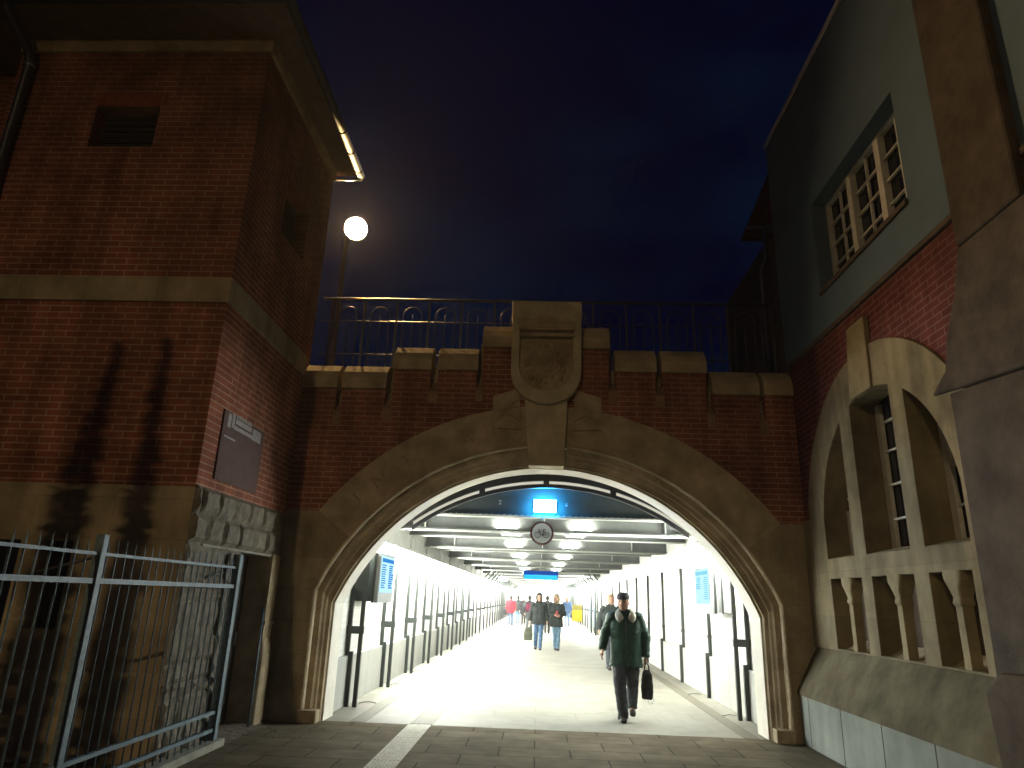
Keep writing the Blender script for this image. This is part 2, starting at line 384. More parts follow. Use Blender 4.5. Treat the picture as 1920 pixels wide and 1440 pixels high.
# moulding: lofted profile
prof = [(3.475, 3.195, YA+0.02), (3.475, 3.195, YA-0.035), (3.455, 3.175, YA-0.045), (3.435, 3.155, YA-0.03), (3.43, 3.15, YA+0.055), (3.36, 3.085, YA+0.075), (3.33, 3.06, YA+0.10),
        (3.285, 3.03, YA+0.115), (3.27, 3.015, YA+0.135), (3.215, 2.975, YA+0.15), (3.19, 2.955, YA+0.19), (3.165, 2.935, YA+0.20)]
rev = [(3.165, 2.935, YA+0.20), (3.16, 2.93, YA+0.205), (3.16, 2.93, YA+0.65), (3.30, 3.08, YA+0.66)]
def loft(prof, name, m_):
    m = MB(); rows = [arch_path(R, xj, 56) for (R, xj, y) in prof]; n = len(rows[0])
    vs = [(p[0], prof[i][2], p[1]) for i, row in enumerate(rows) for p in row]
    fs = [(i*n+k, i*n+k+1, (i+1)*n+k+1, (i+1)*n+k) for i in range(len(prof)-1) for k in range(n-1)]
    m.add(vs, fs); return m.build(name, m_, aw)
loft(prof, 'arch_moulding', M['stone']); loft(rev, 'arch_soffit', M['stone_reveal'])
# plinth blocks at the foot of the moulding
for sgn in (-1, 1):
    m = MB(); xa, xb = sorted((AX+sgn*3.21, AX+sgn*2.96)); m.box(xa, xb, YA-0.06, YA+0.12, 0, 0.16); m.build('base_block', M['stone'], aw, bevel=0.01)
# segments tops
cops = [(-3.62, -3.09, 4.58), (-3.0, -2.35, 4.58), (-2.24, -1.68, 4.90), (-1.57, -0.98, 4.90), (-0.90, -0.47, 5.28),
        (0.57, 1.00, 5.28), (1.10, 1.69, 4.92), (1.79, 2.43, 4.92), (2.52, 3.18, 4.60), (3.27, 3.68, 4.60)]
slots = [4.22, 4.30, 4.58, 4.62, None, 4.62, 4.58, 4.30, 4.22]
top = [(XL+0.001, 2.752)]
for i, (a, b, z) in enumerate(cops):
    aa = a if i else XL+0.001
    top += [(aa, z), (b if i < 9 else XR-0.001, z)]
    if i < 9:
        s = slots[i]
        if s is None: pass
        else: top += [(b, s), (cops[i+1][0], s)]
top += [(XR-0.001, 2.752)]
arc = [(AX+4.063*cos(th+(pi-2*th)*k/40), AZ+4.063*sin(th+(pi-2*th)*k/40)) for k in range(41)]
poly = top + [(arc[0][0], 2.752)] + arc[1:-1] + [(arc[-1][0], 2.752)]
m = MB(); m.plate(poly, [], 'Y', YA, YA+0.15); m.build('brick_facing', M['brick_x'], aw)
# core
core = arch_path(3.20, 2.97)
poly = [(-3.9, 0), (-3.9, 4.75), (-2.3, 4.75), (-2.3, 5.0), (-0.95, 5.0), (-0.95, 5.4), (1.05, 5.4), (1.05, 5.0), (2.45, 5.0), (2.45, 4.75), (4.0, 4.75), (4.0, 0)] + [(p[0], p[1]) for p in core]
m = MB(); m.plate(poly, [], 'Y', YA+0.152, YA+0.60); m.build('wall_core', M['ashlar_x'], aw)
# coping stones and corbels
for i, (a, b, z) in enumerate(cops):
    m = MB(); a2 = a-0.015 if i else XL+0.002; b2 = b+0.015 if i < 9 else XR-0.002
    pr = [(YA-0.05, z), (YA-0.05, z+0.17), (YA+0.0, z+0.27), (YA+0.13, z+0.40), (YA+0.32, z+0.43), (YA+0.32, z)]
    m.plate(pr, [], 'X', a2, b2); m.build('coping', M['stone'], aw, bevel=0.008)
for i, s in enumerate(slots):
    if s is None: continue
    xa, xb = cops[i][1], cops[i+1][0]
    m = MB(); pr = [(YA-0.012, s-0.20), (YA-0.012, s-0.02), (YA+0.14, s+0.16), (YA+0.14, s-0.20)]
    m.plate(pr, [], 'X', xa-0.01, xb+0.02); m.build('corbel', M['corbel'], aw, bevel=0.005)
# keystone
m = MB(); m.plate([(-0.17, 3.46), (0.34, 3.46), (0.38, 4.45), (-0.25, 4.45)], [], 'Y', YA-0.10, YA+0.30); m.build('keystone', M['stone_pale'], aw, bevel=0.012)
m = MB(); m.box(-0.17, 0.33, YA+0.15, YA+0.5, 3.452, 3.50)
m.build('keystone_soffit', M['stone_reveal'], aw)
# scrolls beside the keystone
for sgn in (-1, 1):
    xs = [AX-0.02+sgn*d for d in (0.37, 0.80)]
    m = MB(); m.plate([(xs[0], 4.0), (xs[1], 4.02), (xs[1], 4.50), (xs[0]+sgn*0.05, 4.62)], [], 'Y', YA-0.035, YA+0.12)
    for q in range(3):
        pts = []
        for t in range(12):
            u = t/11; pts.append((xs[0]+sgn*(0.02+0.38*u), YA-0.04, 4.12+0.13*q+0.10*sin(u*pi*1.1+q)))
        m.tube(pts, [0.018*(1-0.5*t/11) for t in range(12)], 6)
    m.build('carved_scroll', M['stone'], aw)
# shield (cartouche)
def shield_outline(w, zt, zb, n=18, cx=0.055):
    rr = w; pts = [(cx-w, zt)]
    zc = zb + rr*0.95
    pts += [(cx-w*cos(pi*k/n), zc-rr*0.95*sin(pi*k/n)) for k in range(n+1)]
    pts += [(cx+w, zt)]
    return pts
sh = MB(); sh.plate(shield_outline(0.52, 5.86, 4.36), [shield_outline(0.40, 5.50, 4.56)], 'Y', YA-0.19, YA+0.05)
shd = sh.build('shield', M['stone_pale'], aw, bevel=0.015)
m = MB(); m.plate(shield_outline(0.41, 5.52, 4.55), [], 'Y', YA-0.12, YA+0.0); m.build('shield_field', M['stone'], shd)
m = MB(); rn = 26
for r_ in (0.10, 0.16, 0.23):
    m.tube([(0.055+r_*cos(2*pi*k/rn), YA-0.12, 5.03+r_*sin(2*pi*k/rn)) for k in range(rn+1)], 0.012, 6)
for k in range(16):
    a = 2*pi*k/16; rr = random.uniform(0.22, 0.34)
    m.ball((0.055+rr*cos(a)*0.95, YA-0.125, 5.0+rr*sin(a)), (random.uniform(0.02, 0.05), 0.025, random.uniform(0.03, 0.06)), 8, 6)
m.ball((0.055, YA-0.13, 5.03), (0.05, 0.03, 0.05), 10, 6)
m.build('carved_relief', M['stone'], shd, smooth=True)
m = MB(); m.box(-0.475, 0.585, YA-0.20, YA+0.06, 5.66, 5.98); m.build('shield_cap', M['stone_pale'], shd, bevel=0.02)
m = MB(); m.box(-0.36, 0.47, YA-0.235, YA-0.195, 5.50, 5.60); m.box(-0.08, 0.19, YA-0.255, YA-0.20, 5.52, 5.72)
m.tube([(-0.38, YA-0.22, 5.61), (0.49, YA-0.22, 5.61)], 0.022, 8)
m.build('scroll_band', M['stone'], shd, bevel=0.006)
m = MB(); m.box(-0.36, 0.47, YA-0.215, YA-0.195, 5.40, 5.45)
m.build('lower_band', M['stone'], shd)
# engraved letters on the left of the arch ring
word = "UNTERN"
for i, ch in enumerate(word):
    cu = bpy.data.curves.new('t', 'FONT'); cu.body = ch; cu.size = 0.30; cu.extrude = 0.002; cu.align_x = 'CENTER'; cu.align_y = 'CENTER'
    to = bpy.data.objects.new('t', cu); COL.objects.link(to)
    dg = bpy.context.evaluated_depsgraph_get(); dg.update()
    me = bpy.data.meshes.new_from_object(to.evaluated_get(dg)); bpy.data.objects.remove(to)
    o = bpy.data.objects.new('letter', me); COL.objects.link(o); me.materials.clear(); me.materials.append(M['letter']); o.parent = aw
    a = rad(137 - i*7.2); R_ = 3.76
    o.location = Vector((AX+R_*cos(a), YA-0.0045, AZ+R_*sin(a))) - origin(aw)
    o.rotation_euler = (pi/2, 0, 0)
    o.rotation_mode = 'XYZ'
    o.matrix_parent_inverse = Matrix()
    o.rotation_euler = (Matrix.Rotation(-(a-pi/2), 3, 'Y') @ Matrix.Rotation(pi/2, 3, 'X')).to_euler()

# ------------------------------------------------------------------ BRIDGE DECK, RAILING, LAMP
g = MB(); g.box(-30, 30, YA+0.61, 90, 4.25, 4.80)
tag(g.build('bridge_deck', M['concrete']), kind='structure')
RY = 10.12
rl = empty('bridge_railing', (0, RY, 4.8), 'black iron railing with arched bars along the top of the arch wall', 'railing')
m = MB(); m.tube([(-3.62, RY, 6.24), (3.66, RY, 6.24)], 0.024, 10); m.build('top_rail', M['darkmetal'], rl, smooth=True)
m = MB(); m.tube([(-3.62, RY, 5.85), (3.66, RY, 5.85)], 0.011, 6); m.build('middle_rail', M['darkmetal'], rl, smooth=True)
m = MB(); m.tube([(-3.62, RY, 5.28), (3.66, RY, 5.28)], 0.013, 6); m.tube([(-3.62, RY, 4.93), (3.66, RY, 4.93)], 0.013, 6); m.build('lower_rail', M['darkmetal'], rl, smooth=True)
px = -3.44; bays = []
k = 0
while px < 3.66:
    m = MB(); m.box(px-0.017, px+0.017, RY-0.017, RY+0.017, 4.80, 6.235); m.build('post', M['darkmetal'], rl)
    bays.append(px+0.265); px += 0.53
bays.pop()
bays.insert(0, -3.66+0.0) if False else None
for xc in bays:
    m = MB(); w = 0.155; zt = 5.95
    pts = [(xc-w, RY, 4.93), (xc-w, RY, zt)] + [(xc-w*cos(pi*t/12), RY, zt+w*sin(pi*t/12)) for t in range(1, 12)] + [(xc+w, RY, zt), (xc+w, RY, 4.93)]
    m.tube(pts, 0.0125, 6); m.tube([(xc, RY, 4.93), (xc, RY, 5.93), (xc, RY, 5.99)], [0.011, 0.011, 0.002], 6)
    m.build('arched_bar', M['darkmetal'], rl, smooth=True)
m = MB(); m.tube([(3.62, RY-0.02, 4.8), (3.62, RY-0.02, 6.24)], 0.03, 8); m.build('end_post', M['darkmetal'], rl, smooth=True)
# equipment box behind the railing (small cabinet with dishes)
def street_lamp(loc, h, arm, globe, mat_g, label, group=None):
    e = empty('street_lamp', loc, label, 'street lamp', group)
    x, y, z = loc
    m = MB(); m.tube([(x, y, z), (x, y, z+0.9), (x, y, z+0.95), (x, y, z+h)], [0.085, 0.085, 0.06, 0.045], 12); m.build('pole', M['darkmetal'], e, smooth=True)
    m = MB(); m.tube([(x, y, z+h-0.02), (x+arm*0.4, y-0.02, z+h+0.16), (x+arm, y-0.05, z+h+0.20)], 0.028, 8); m.build('arm', M['darkmetal'], e, smooth=True)
    hx, hy, hz = x+arm, y-0.05, z+h+0.14
    d = Vector((0.24, -1.0, -0.42)).normalized(); c0 = Vector((hx, hy, hz))
    m = MB(); m.tube([c0-d*0.10, c0-d*0.06, c0, c0+d*0.40], [0.08, globe*1.02, globe*1.08, globe*1.12], 24, cap=False); m.tube([c0-d*0.14, c0-d*0.06], [0.06, globe*1.0], 24)
    hd = m.build('hood', M['darkmetal'], e, smooth=True)
    m = MB(); m.tube([c0, c0+d*0.03], [globe, globe], 28); m.build('lamp_face', mat_g, e)
    return e
street_lamp((-4.18, 12.6, 4.8), 3.97, 0.22, 0.20, M['lampbridge'], 'lit street lamp glowing warm white above the left end of the bridge railing')
def mast_lamp(loc, h, arm, mat_g, label, size=0.2):
    x, y, z = loc; e = empty('mast_lamp', loc, label, 'street lamp')
    m = MB(); m.tube([(x, y, z), (x, y, z+1.0), (x, y, z+h)], [0.09, 0.08, 0.05], 12); m.tube([(x, y, z+h-0.05), (x+arm*0.5, y, z+h+0.12), (x+arm, y, z+h+0.14)], 0.03, 8); m.build('pole', M['concrete'], e, smooth=True)
    m = MB(); m.box(x+arm-0.35, x+arm+0.35, y-0.16, y+0.16, z+h+0.10, z+h+0.22); m.build('hood', M['darkmetal'], e, bevel=0.02)
    m = MB(); m.box(x+arm-size, x+arm+size, y-0.12, y+0.12, z+h+0.085, z+h+0.099); m.build('lamp_face', mat_g, e)
    return e
mast_lamp((-5.6, -8.5, 0), 8.5, 0.8, M['lampwarm'], 'tall warm street lamp standing behind the viewer that lights the brick walls')
mast_lamp((2.9, -4.0, 0), 3.0, -0.9, M['lampcool'], 'lower cool white street lamp behind the viewer')

# ------------------------------------------------------------------ LEFT BUILDING
lb = empty('brick_building', (-5.3, 8.5, 0), 'dark red brick building with stone bands, behind the steel fence', 'building')
YF = 7.02
# front wall with openings: high blind window, two cellar windows
poly = [(-6.95, 2.66), (XL, 2.66), (XL, 8.34), (-6.95, 8.34)]
m = MB(); m.plate(poly, [[(-5.75, 6.86), (-4.92, 6.86), (-4.92, 7.47), (-5.75, 7.47)]], 'Y', YF, YF+0.35)
m.build('front_wall', M['brick_x'], lb)
m = MB()
for k in range(13):   # soldier course over the opening
    x = -5.80+0.0745*k; m.box(x, x+0.062, YF-0.004, YF+0.10, 7.475, 7.66)
m.build('window_arch', mat('soldier', (0.27, 0.08, 0.05), 0.85, 0.4, 12), lb)
w = MB(); w.box(-5.80, -4.87, YF+0.22, YF+0.30, 6.80, 7.52); wo_ = w.build('window', M['darkwood'], lb)
m = MB()
for k in range(7): m.box(-5.74, -4.93, YF+0.19, YF+0.215, 6.89+0.085*k, 6.93+0.085*k)
m.build('shutter_slats', M['dark'], wo_)
poly = [(-6.95, 0), (XL, 0), (XL, 2.658), (-6.95, 2.658)]
m = MB(); m.plate(poly, [[(-5.85, 0.9), (-5.36, 0.9), (-5.36, 2.06), (-5.85, 2.06)], [(-5.13, 1.2), (-4.80, 1.2), (-4.80, 2.06), (-5.13, 2.06)]], 'Y', YF, YF+0.30)
m.build('stone_base', M['ashlar_x'], lb)
for (a, b, z0) in ((-5.85, -5.36, 0.9), (-5.13, -4.80, 1.2)):
    m = MB(); m.box(a-0.03, b+0.03, YF+0.20, YF+0.26, z0-0.03, 2.09); c = m.build('window', M['glass'], lb)
    m = MB()
    for k in range(4):
        xx = a+(b-a)*(k+0.5)/4; m.tube([(xx, YF+0.1, z0), (xx, YF+0.1, 2.06)], 0.010, 6)
    m.build('window_grille', M['darkmetal'], c)
m = MB(); m.box(-6.95, XL+0.03, YF-0.03, YF+0.05, 4.76, 5.07); m.box(XL-0.05, XL+0.03, YF+0.051, 9.69, 4.76, 5.07); m.build('string_course', M['ashlar_x'], lb, bevel=0.008)
m = MB(); m.box(-6.95, XL+0.05, YF-0.05, YF+0.05, 8.30, 8.50); m.box(XL-0.05, XL+0.05, YF+0.051, 9.88, 8.30, 8.50); m.build('cornice', M['stone'], lb, bevel=0.012)
# side wall
poly = [(YF+0.351, 2.68), (9.69, 2.68), (9.69, 8.34), (YF+0.351, 8.34)]
m = MB(); m.plate([(YF+0.002, 2.68), (9.88, 2.68), (9.88, 8.34), (YF+0.002, 8.34)], [[(8.15, 6.35), (9.05, 6.35), (9.05, 7.18), (8.15, 7.18)]], 'X', XL-0.35, XL-0.0015); m.build('side_wall', M['brick_y'], lb)
m = MB(); m.box(XL-0.30, XL-0.22, 8.1, 9.1, 6.3, 7.2); m.build('window', M['glass'], lb)
# rubble base of the side wall with a doorway
def rough_wall(y0, y1, z0, z1, name, amp=0.035, depth=0.3, cell=0.045, holes=None):
    m = MB(); ny_, nz_ = max(2, int((y1-y0)/cell)), max(2, int((z1-z0)/cell))
    idx = {}
    for j in range(nz_+1):
        for i in range(ny_+1):
            y = y0+(y1-y0)*i/ny_; z = z0+(z1-z0)*j/nz_
            cy, cz = y*1/0.42+0.5*(int(z/0.30) % 2), z/0.30
            ey = min(cy-math.floor(cy), math.ceil(cy)-cy)*0.42; ez = min(cz-math.floor(cz), math.ceil(cz)-cz)*0.30
            e = min(ey, ez); d = amp*min(1, e/0.05) + 0.02*mnoise.noise(Vector((y*7, z*7, 2))) + 0.012*mnoise.noise(Vector((y*19, z*19, 9)))
            edge = (i in (0, ny_)) or (j in (0, nz_))
            idx[i, j] = len(m.v); m.v.append(Vector((XL+(0.0 if edge else d), y, z)))
    for j in range(nz_):
        for i in range(ny_):
            m.f.append((idx[i, j], idx[i+1, j], idx[i+1, j+1], idx[i, j+1])); m.mi.append(0)
    return m.build(name, M['rubble'], lb, smooth=False)
rough_wall(YF, 9.32, 2.10, 2.68, 'rubble_lintel', 0.06)
rough_wall(YF, 8.36, 0.72, 2.10, 'rubble_wall', 0.03)
rough_wall(YF, 8.36, 0.0, 0.72, 'rubble_foot', 0.055)
m = MB(); m.box(XL-0.35, XL+0.03, YF+0.305, 9.30, 2.07, 2.095); m.build('lintel_soffit', M['concrete'], lb)
m = MB(); m.box(XL-0.35, XL-0.002, YF+0.305, 8.355, 0, 2.06); m.box(XL-0.35, XL-0.002, YF+0.305, 9.69, 2.10, 2.675)
m.build('base_core', M['rubble'], lb)
dd = MB(); dd.box(XL-0.34, XL-0.28, 8.36, 9.30, 0, 2.065); dr = dd.build('door', M['darkwood'], lb)
m = MB(); m.tube([(XL-0.25, 9.18, 0.95), (XL-0.25, 9.18, 1.12)], 0.012, 8); m.build('handle', M['zinc'], dr, smooth=True)
m = MB(); m.box(XL-0.35, XL-0.002, 9.30, 9.69, 0, 2.099); m.box(XL-0.05, XL+0.045, 9.32, 9.60, 0.0, 2.1)
m.rings([(XL+0.0, 9.46, 0, 0.10, 0.17), (XL+0.0, 9.46, 0.85, 0.10, 0.16), (XL+0.0, 9.46, 1.05, 0.055, 0.14)], 14, p=4)
m.box(XL-0.05, XL+0.065, 9.30, 9.62, 1.20, 1.25)
m.build('stone_pier', M['stone'], lb)
m = MB(); m.tube([(XL+0.06, 9.20, 0.0), (XL+0.06, 9.20, 1.35)], 0.014, 8); m.tube([(XL+0.06, 9.20, 1.35), (XL+0.02, 9.24, 1.42)], 0.014, 8); m.build('iron_bar', M['fencepaint'], lb, smooth=True)
# roof, eaves, gutter
EV = 8.50
m = MB(); m.box(-7.6, -3.22, 6.42, 10.0, EV, EV+0.10); m.build('eaves', M['soffit'], lb)
m = MB(); m.add([(-7.7, 6.40, EV+0.11), (-3.20, 6.40, EV+0.11), (-3.20, 10.02, EV+0.11), (-7.7, 10.02, EV+0.11), (-6.0, 8.1, 10.6), (-5.0, 8.1, 10.6)], [(0, 1, 5, 4), (1, 2, 5), (2, 3, 4, 5), (3, 0, 4), (3, 2, 1, 0)]); m.build('roof', M['roof'], lb)
gt = MB(); gt.tube([(-3.17, 6.36, EV+0.03), (-3.17, 9.95, EV-0.04)], 0.062, 12)
for k in range(7): gt.tube([(-3.17, 6.75+0.5*k, EV+0.02-0.01*k), (-3.17, 6.78+0.5*k, EV+0.02-0.01*k)], 0.07, 12)
gt.build('side_gutter', M['gutter'], lb, smooth=True)
gt = MB(); gt.tube([(-7.6, 6.36, EV+0.03), (-3.17, 6.36, EV+0.03)], 0.062, 12); gt.build('front_gutter', M['gutter'], lb, smooth=True)
m = MB(); m.tube([(-3.72, 9.97, EV-0.10), (-3.17, 9.97, EV-0.10)], 0.014, 8); m.tube([(-3.17, 9.97, EV-0.10), (-3.17, 9.97, EV+0.02)], 0.014, 8); m.build('gutter_stay', M['zinc'], lb, smooth=True)
dp = MB(); dp.tube([(-6.75, 6.4, EV), (-6.75, 6.45, 8.42), (-6.72, 6.85, 8.20), (-6.72, 6.93, 8.05), (-6.72, 6.93, 0.1)], 0.06, 12)
dpo = dp.build('downpipe', M['darkmetal'], lb, smooth=True)
for z in (8.0, 6.1, 4.1, 2.1):
    m = MB(); m.tube([(-6.72, 6.93, z), (-6.72, 6.93, z+0.05)], 0.07, 12); m.build('pipe_clip', M['zinc'], dpo, smooth=True)
m = MB(); m.box(-12, -6.951, YF+0.6, YF+0.95, 0, 9.5); m.build('setback_wall', M['brick_x'], lb)
m = MB(); m.box(-6.95, XL-0.36, 9.3, 9.68, 0, 8.3); m.build('back_wall', M['brick_x'], lb)
# panel on the side wall
ps = empty('wall_panel', (XL+0.02, 7.95, 3.1), 'faded purple-grey panel with worn pale lettering on the side wall left of the arch', 'sign')
m = MB(); m.box(XL+0.0015, XL+0.02, 7.36, 8.52, 2.80, 3.60); m.build('panel_board', M['poster'], ps, bevel=0.003)
m = MB(); X_ = XL+0.0215
def mk(y0, y1, z0, z1): m.box(XL+0.0205, XL+0.0225, y0, y1, z0, z1)
mk(7.46, 7.54, 3.42, 3.58); mk(7.57, 7.63, 3.44, 3.60); mk(7.66, 8.12, 3.50, 3.56); mk(7.64, 8.16, 3.43, 3.475); mk(8.16, 8.42, 3.42, 3.56); mk(7.42, 7.72, 3.295, 3.315)
for k in range(10): mk(7.67+0.045*k, 7.70+0.045*k, 3.57, 3.60+0.01*(k % 3))
m.build('worn_marks', M['postermark'], ps)

# ------------------------------------------------------------------ STEEL FENCE
FX = -3.50
fe = empty('steel_fence', (FX, 6.2, 0), 'grey steel bar fence with two posts in front of the brick building', 'fence')
def post(y, w, name):
    m = MB(); m.box(FX-w/2, FX+w/2, y-w/2, y+w/2, 0, 2.03); m.build(name, M['fencepaint'], fe, bevel=0.006)
post(8.06, 0.085, 'post'); post(5.46, 0.07, 'post'); post(2.86, 0.085, 'post')
m = MB(); m.box(FX-0.012, FX+0.012, 1.5, 8.02, 1.865, 1.89); m.build('top_rail', M['fencepaint'], fe)
m = MB(); m.box(FX-0.02, FX+0.02, 1.5, 8.02, 1.65, 1.69); m.build('upper_rail', M['fencepaint'], fe)
m = MB(); m.box(FX-0.02, FX+0.02, 1.5, 8.02, 0.34, 0.375); m.build('lower_rail', M['fencepaint'], fe)
m = MB(); m.box(FX-0.02, FX+0.02, 1.5, 8.02, 0.16, 0.195); m.build('bottom_rail', M['fencepaint'], fe)
y = 7.93
while y > 1.6:
    if min(abs(y-q) for q in (8.06, 5.46, 2.86)) > 0.06:
        m = MB(); jt = random.uniform(-0.004, 0.004)
        m.tube([(FX, y, 0.06), (FX+jt, y+jt, 1.92), (FX+jt*1.5, y+jt, 2.0)], [0.0085, 0.0085, 0.002], 6); m.build('bar', M['fencepaint'], fe, smooth=True)
    y -= 0.132
for yy in (5.46, 7.9):
    m = MB(); m.tube([(FX, yy, 1.86), (FX-0.55 if yy < 7 else XL, yy+(0.0 if yy < 7 else -0.55), 1.70)], 0.012, 6); m.build('brace', M['darkmetal'], fe, smooth=True)
g = MB(); g.box(FX-0.09, FX+0.09, 1.0, 8.2, -0.1, 0.075)
tag(g.build('fence_kerb', M['concrete'], bevel=0.01), 'low concrete kerb under the steel bar fence', 'kerb')

# two slim evergreens behind the fence; their shadows fall on the brick wall
M['needles'] = mat('needles', (0.035, 0.06, 0.03), 0.8, 0.5, 20, 0.3)
M['bark'] = mat('bark', (0.09, 0.06, 0.04), 0.9, 0.4)
KEYL = Vector((-4.8, -8.5, 8.585))
def slim_conifer(y0, sh, label):
    """sh: list of (z, x_left, x_right) of the wanted shadow outline on the wall"""
    t = (y0-KEYL.y)/(7.02-KEYL.y); prof_ = []
    for (z, a, b_) in sh:
        zz = KEYL.z+(z-KEYL.z)*t; xa = KEYL.x+(a-KEYL.x)*t; xb = KEYL.x+(b_-KEYL.x)*t; prof_.append((zz, (xa+xb)/2, (xb-xa)/2))
    z_, c_, w_ = prof_[-1]
    prof_.append((1.2, c_-0.03, w_*1.7)); prof_.append((0.35, c_-0.03, w_*1.3))
    e = empty('slim_conifer', (c_, y0, 0), label, 'tree', 'slim conifers')
    m = MB(); m.tube([(c_, y0, 0), (c_, y0, 1.2), (prof_[0][1], y0, prof_[0][0]-0.3)], [0.07, 0.06, 0.015], 10); m.build('trunk', M['bark'], e, smooth=True)
    m = MB(); rng = random.Random(5)
    for i in range(len(prof_)-1):
        za, ca, wa = prof_[i]; zb, cb, wb = prof_[i+1]; n = int(650*(za-zb)*(0.25+(wa+wb)))
        for _ in range(n):
            u = rng.random(); z = za+(zb-za)*u; c = ca+(cb-ca)*u; w = wa+(wb-wa)*u
            r_ = w*sqrt(rng.random())*1.03; a = rng.uniform(0, 2*pi); q = Vector((c+r_*cos(a), y0+r_*sin(a), z))
            d1 = Vector((rng.uniform(-1, 1), rng.uniform(-1, 1), rng.uniform(-0.2, 1))).normalized()*rng.uniform(0.04, 0.09); d2 = d1.cross(Vector((rng.uniform(-1, 1), rng.uniform(-1, 1), rng.uniform(-1, 1)))).normalized()*rng.uniform(0.02, 0.035)
            m.add([q-d1-d2*0.3, q-d2, q+d1, q+d2], [(0, 1, 2, 3)])
    m.build('crown', M['needles'], e)
slim_conifer(3.2, [(4.24, -4.80, -4.74), (3.6, -4.92, -4.71), (2.7, -5.13, -4.70), (2.1, -5.20, -4.70)], 'slim conical evergreen behind the steel fence, left of its twin')
slim_conifer(3.4, [(4.30, -4.27, -4.18), (3.6, -4.31, -4.12), (2.7, -4.34, -4.06), (2.1, -4.36, -4.00)], 'narrower conical evergreen behind the steel fence, right of its twin')

# ------------------------------------------------------------------ RIGHT BUILDING
rb = empty('plaster_building', (5.0, 7.5, 0), 'pale plaster building with red brick and a stone arched window, right of the tunnel', 'building')
WC, WZ, WR, WRO = 7.5, 2.52, 1.50, 2.0
def warc(R, h, n=24):
    a = math.acos(h/R); return [(WC+R*cos(a+(pi-2*a)*k/n), WZ+R*sin(a+(pi-2*a)*k/n)) for k in range(n+1)]
hl = 1.49
inner = warc(WR, hl)                 # right (far) side first (Y = WC+hl) to near side
outer = warc(WRO, 1.94)
# plaster wall
m = MB(); m.plate([(-3, 5.09), (9.86, 5.09), (9.86, 9.05), (-3, 9.05)], [[(6.17, 5.68), (8.39, 5.68), (8.39, 6.98), (6.17, 6.98)]], 'X', XR, XR+0.4); m.build('plaster_wall', M['plaster'], rb)
m = MB(); m.box(XR-0.035, XR+0.35, -3, 9.69, 5.03, 5.088); m.build('dark_ledge', M['darkledge'], rb)
m = MB(); m.box(XR-0.03, XR-0.001, 5.9, 9.86, 8.99, 9.06); m.build('verge_trim', M['whiteframe'], rb)
m = MB(); m.plate([(XR+0.0, 9.06), (XR+5.0, 9.06), (XR+5.0, 11.5)], [], 'Y', -3, 9.86); m.build('roof', M['roof'], rb)
m = MB(); m.box(XR+0.4, XR+4.5, 9.45, 9.86, 5.0, 9.05); m.build('end_wall', M['plaster'], rb)
# brick wall below with big arched hole
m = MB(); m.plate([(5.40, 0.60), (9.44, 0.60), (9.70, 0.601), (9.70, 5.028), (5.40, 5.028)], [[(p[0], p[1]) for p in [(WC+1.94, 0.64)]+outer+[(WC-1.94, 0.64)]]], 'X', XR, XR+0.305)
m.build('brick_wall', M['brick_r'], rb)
# stone surround: from outer to inner, with opening down to transom, and balustrade below
sur = [(WC+1.938, 1.17)] + [(p[0], p[1]) for p in warc(WRO-0.002, 1.938)] + [(WC-1.938, 1.17)]
lights = []
def clipz(y): return WZ+sqrt(WR*WR-(y-WC)**2)
def light_hole(ya, yb, zb=2.24, n=14):
    return [(ya, zb), (yb, zb)] + [(yb+(ya-yb)*k/n, clipz(yb+(ya-yb)*k/n)) for k in range(n+1)]
holes = [light_hole(8.23, 8.98), light_hole(7.0, 7.93), light_hole(6.02, 6.73)]
panels = []
for (ya, yb, yc) in ((8.12, 8.96, 8.50), (7.0, 7.87, 7.38), (6.07, 6.73, 6.36)):
    panels.append([(ya, 1.19), (yb, 1.19), (yb, 2.0), (ya, 2.0)])
m = MB(); m.plate(sur, holes+panels, 'X', XR-0.03, XR+0.30); m.build('window_surround', M['ashlar_r'], rb, bevel=0.006)
m = MB(); m.plate([(7.31, 4.00), (7.84, 4.00), (7.72, 4.84), (7.28, 4.84)], [], 'X', XR-0.055, XR+0.02); m.build('keystone', M['shaded_stone4'], rb, bevel=0.008)
for (ya, yb, yc) in ((8.12, 8.96, 8.50), (7.0, 7.87, 7.38), (6.07, 6.73, 6.36)):
    m = MB(); xx = XR+0.035
    m.box(xx-0.05, xx+0.05, yc-0.05, yc+0.05, 1.19, 1.70)
    m.rings([(xx, yc, 1.70, 0.055, 0.055), (xx, yc, 1.73, 0.07, 0.075), (xx, yc, 1.78, 0.06, 0.065), (xx, yc, 1.86, 0.08, 0.09), (xx, yc, 1.93, 0.09, 0.14), (xx, yc, 2.01, 0.09, 0.15)], 20, p=5)
    m.build('baluster', M['shaded_stone4'], rb, bevel=0.004)
    m = MB(); m.plate([(XR-0.02, 1.13), (XR+0.25, 1.30), (XR+0.25, 1.10), (XR-0.02, 1.10)], [], 'Y', ya, yb); m.build('panel_ledge', M['stone'], rb)
m = MB(); m.box(XR+0.255, XR+0.295, 6.0, 9.05, 1.1, 2.05); m.build('panel_back', M['shaded_stone'], rb)  # backs coloured darker for the shade inside the recesses
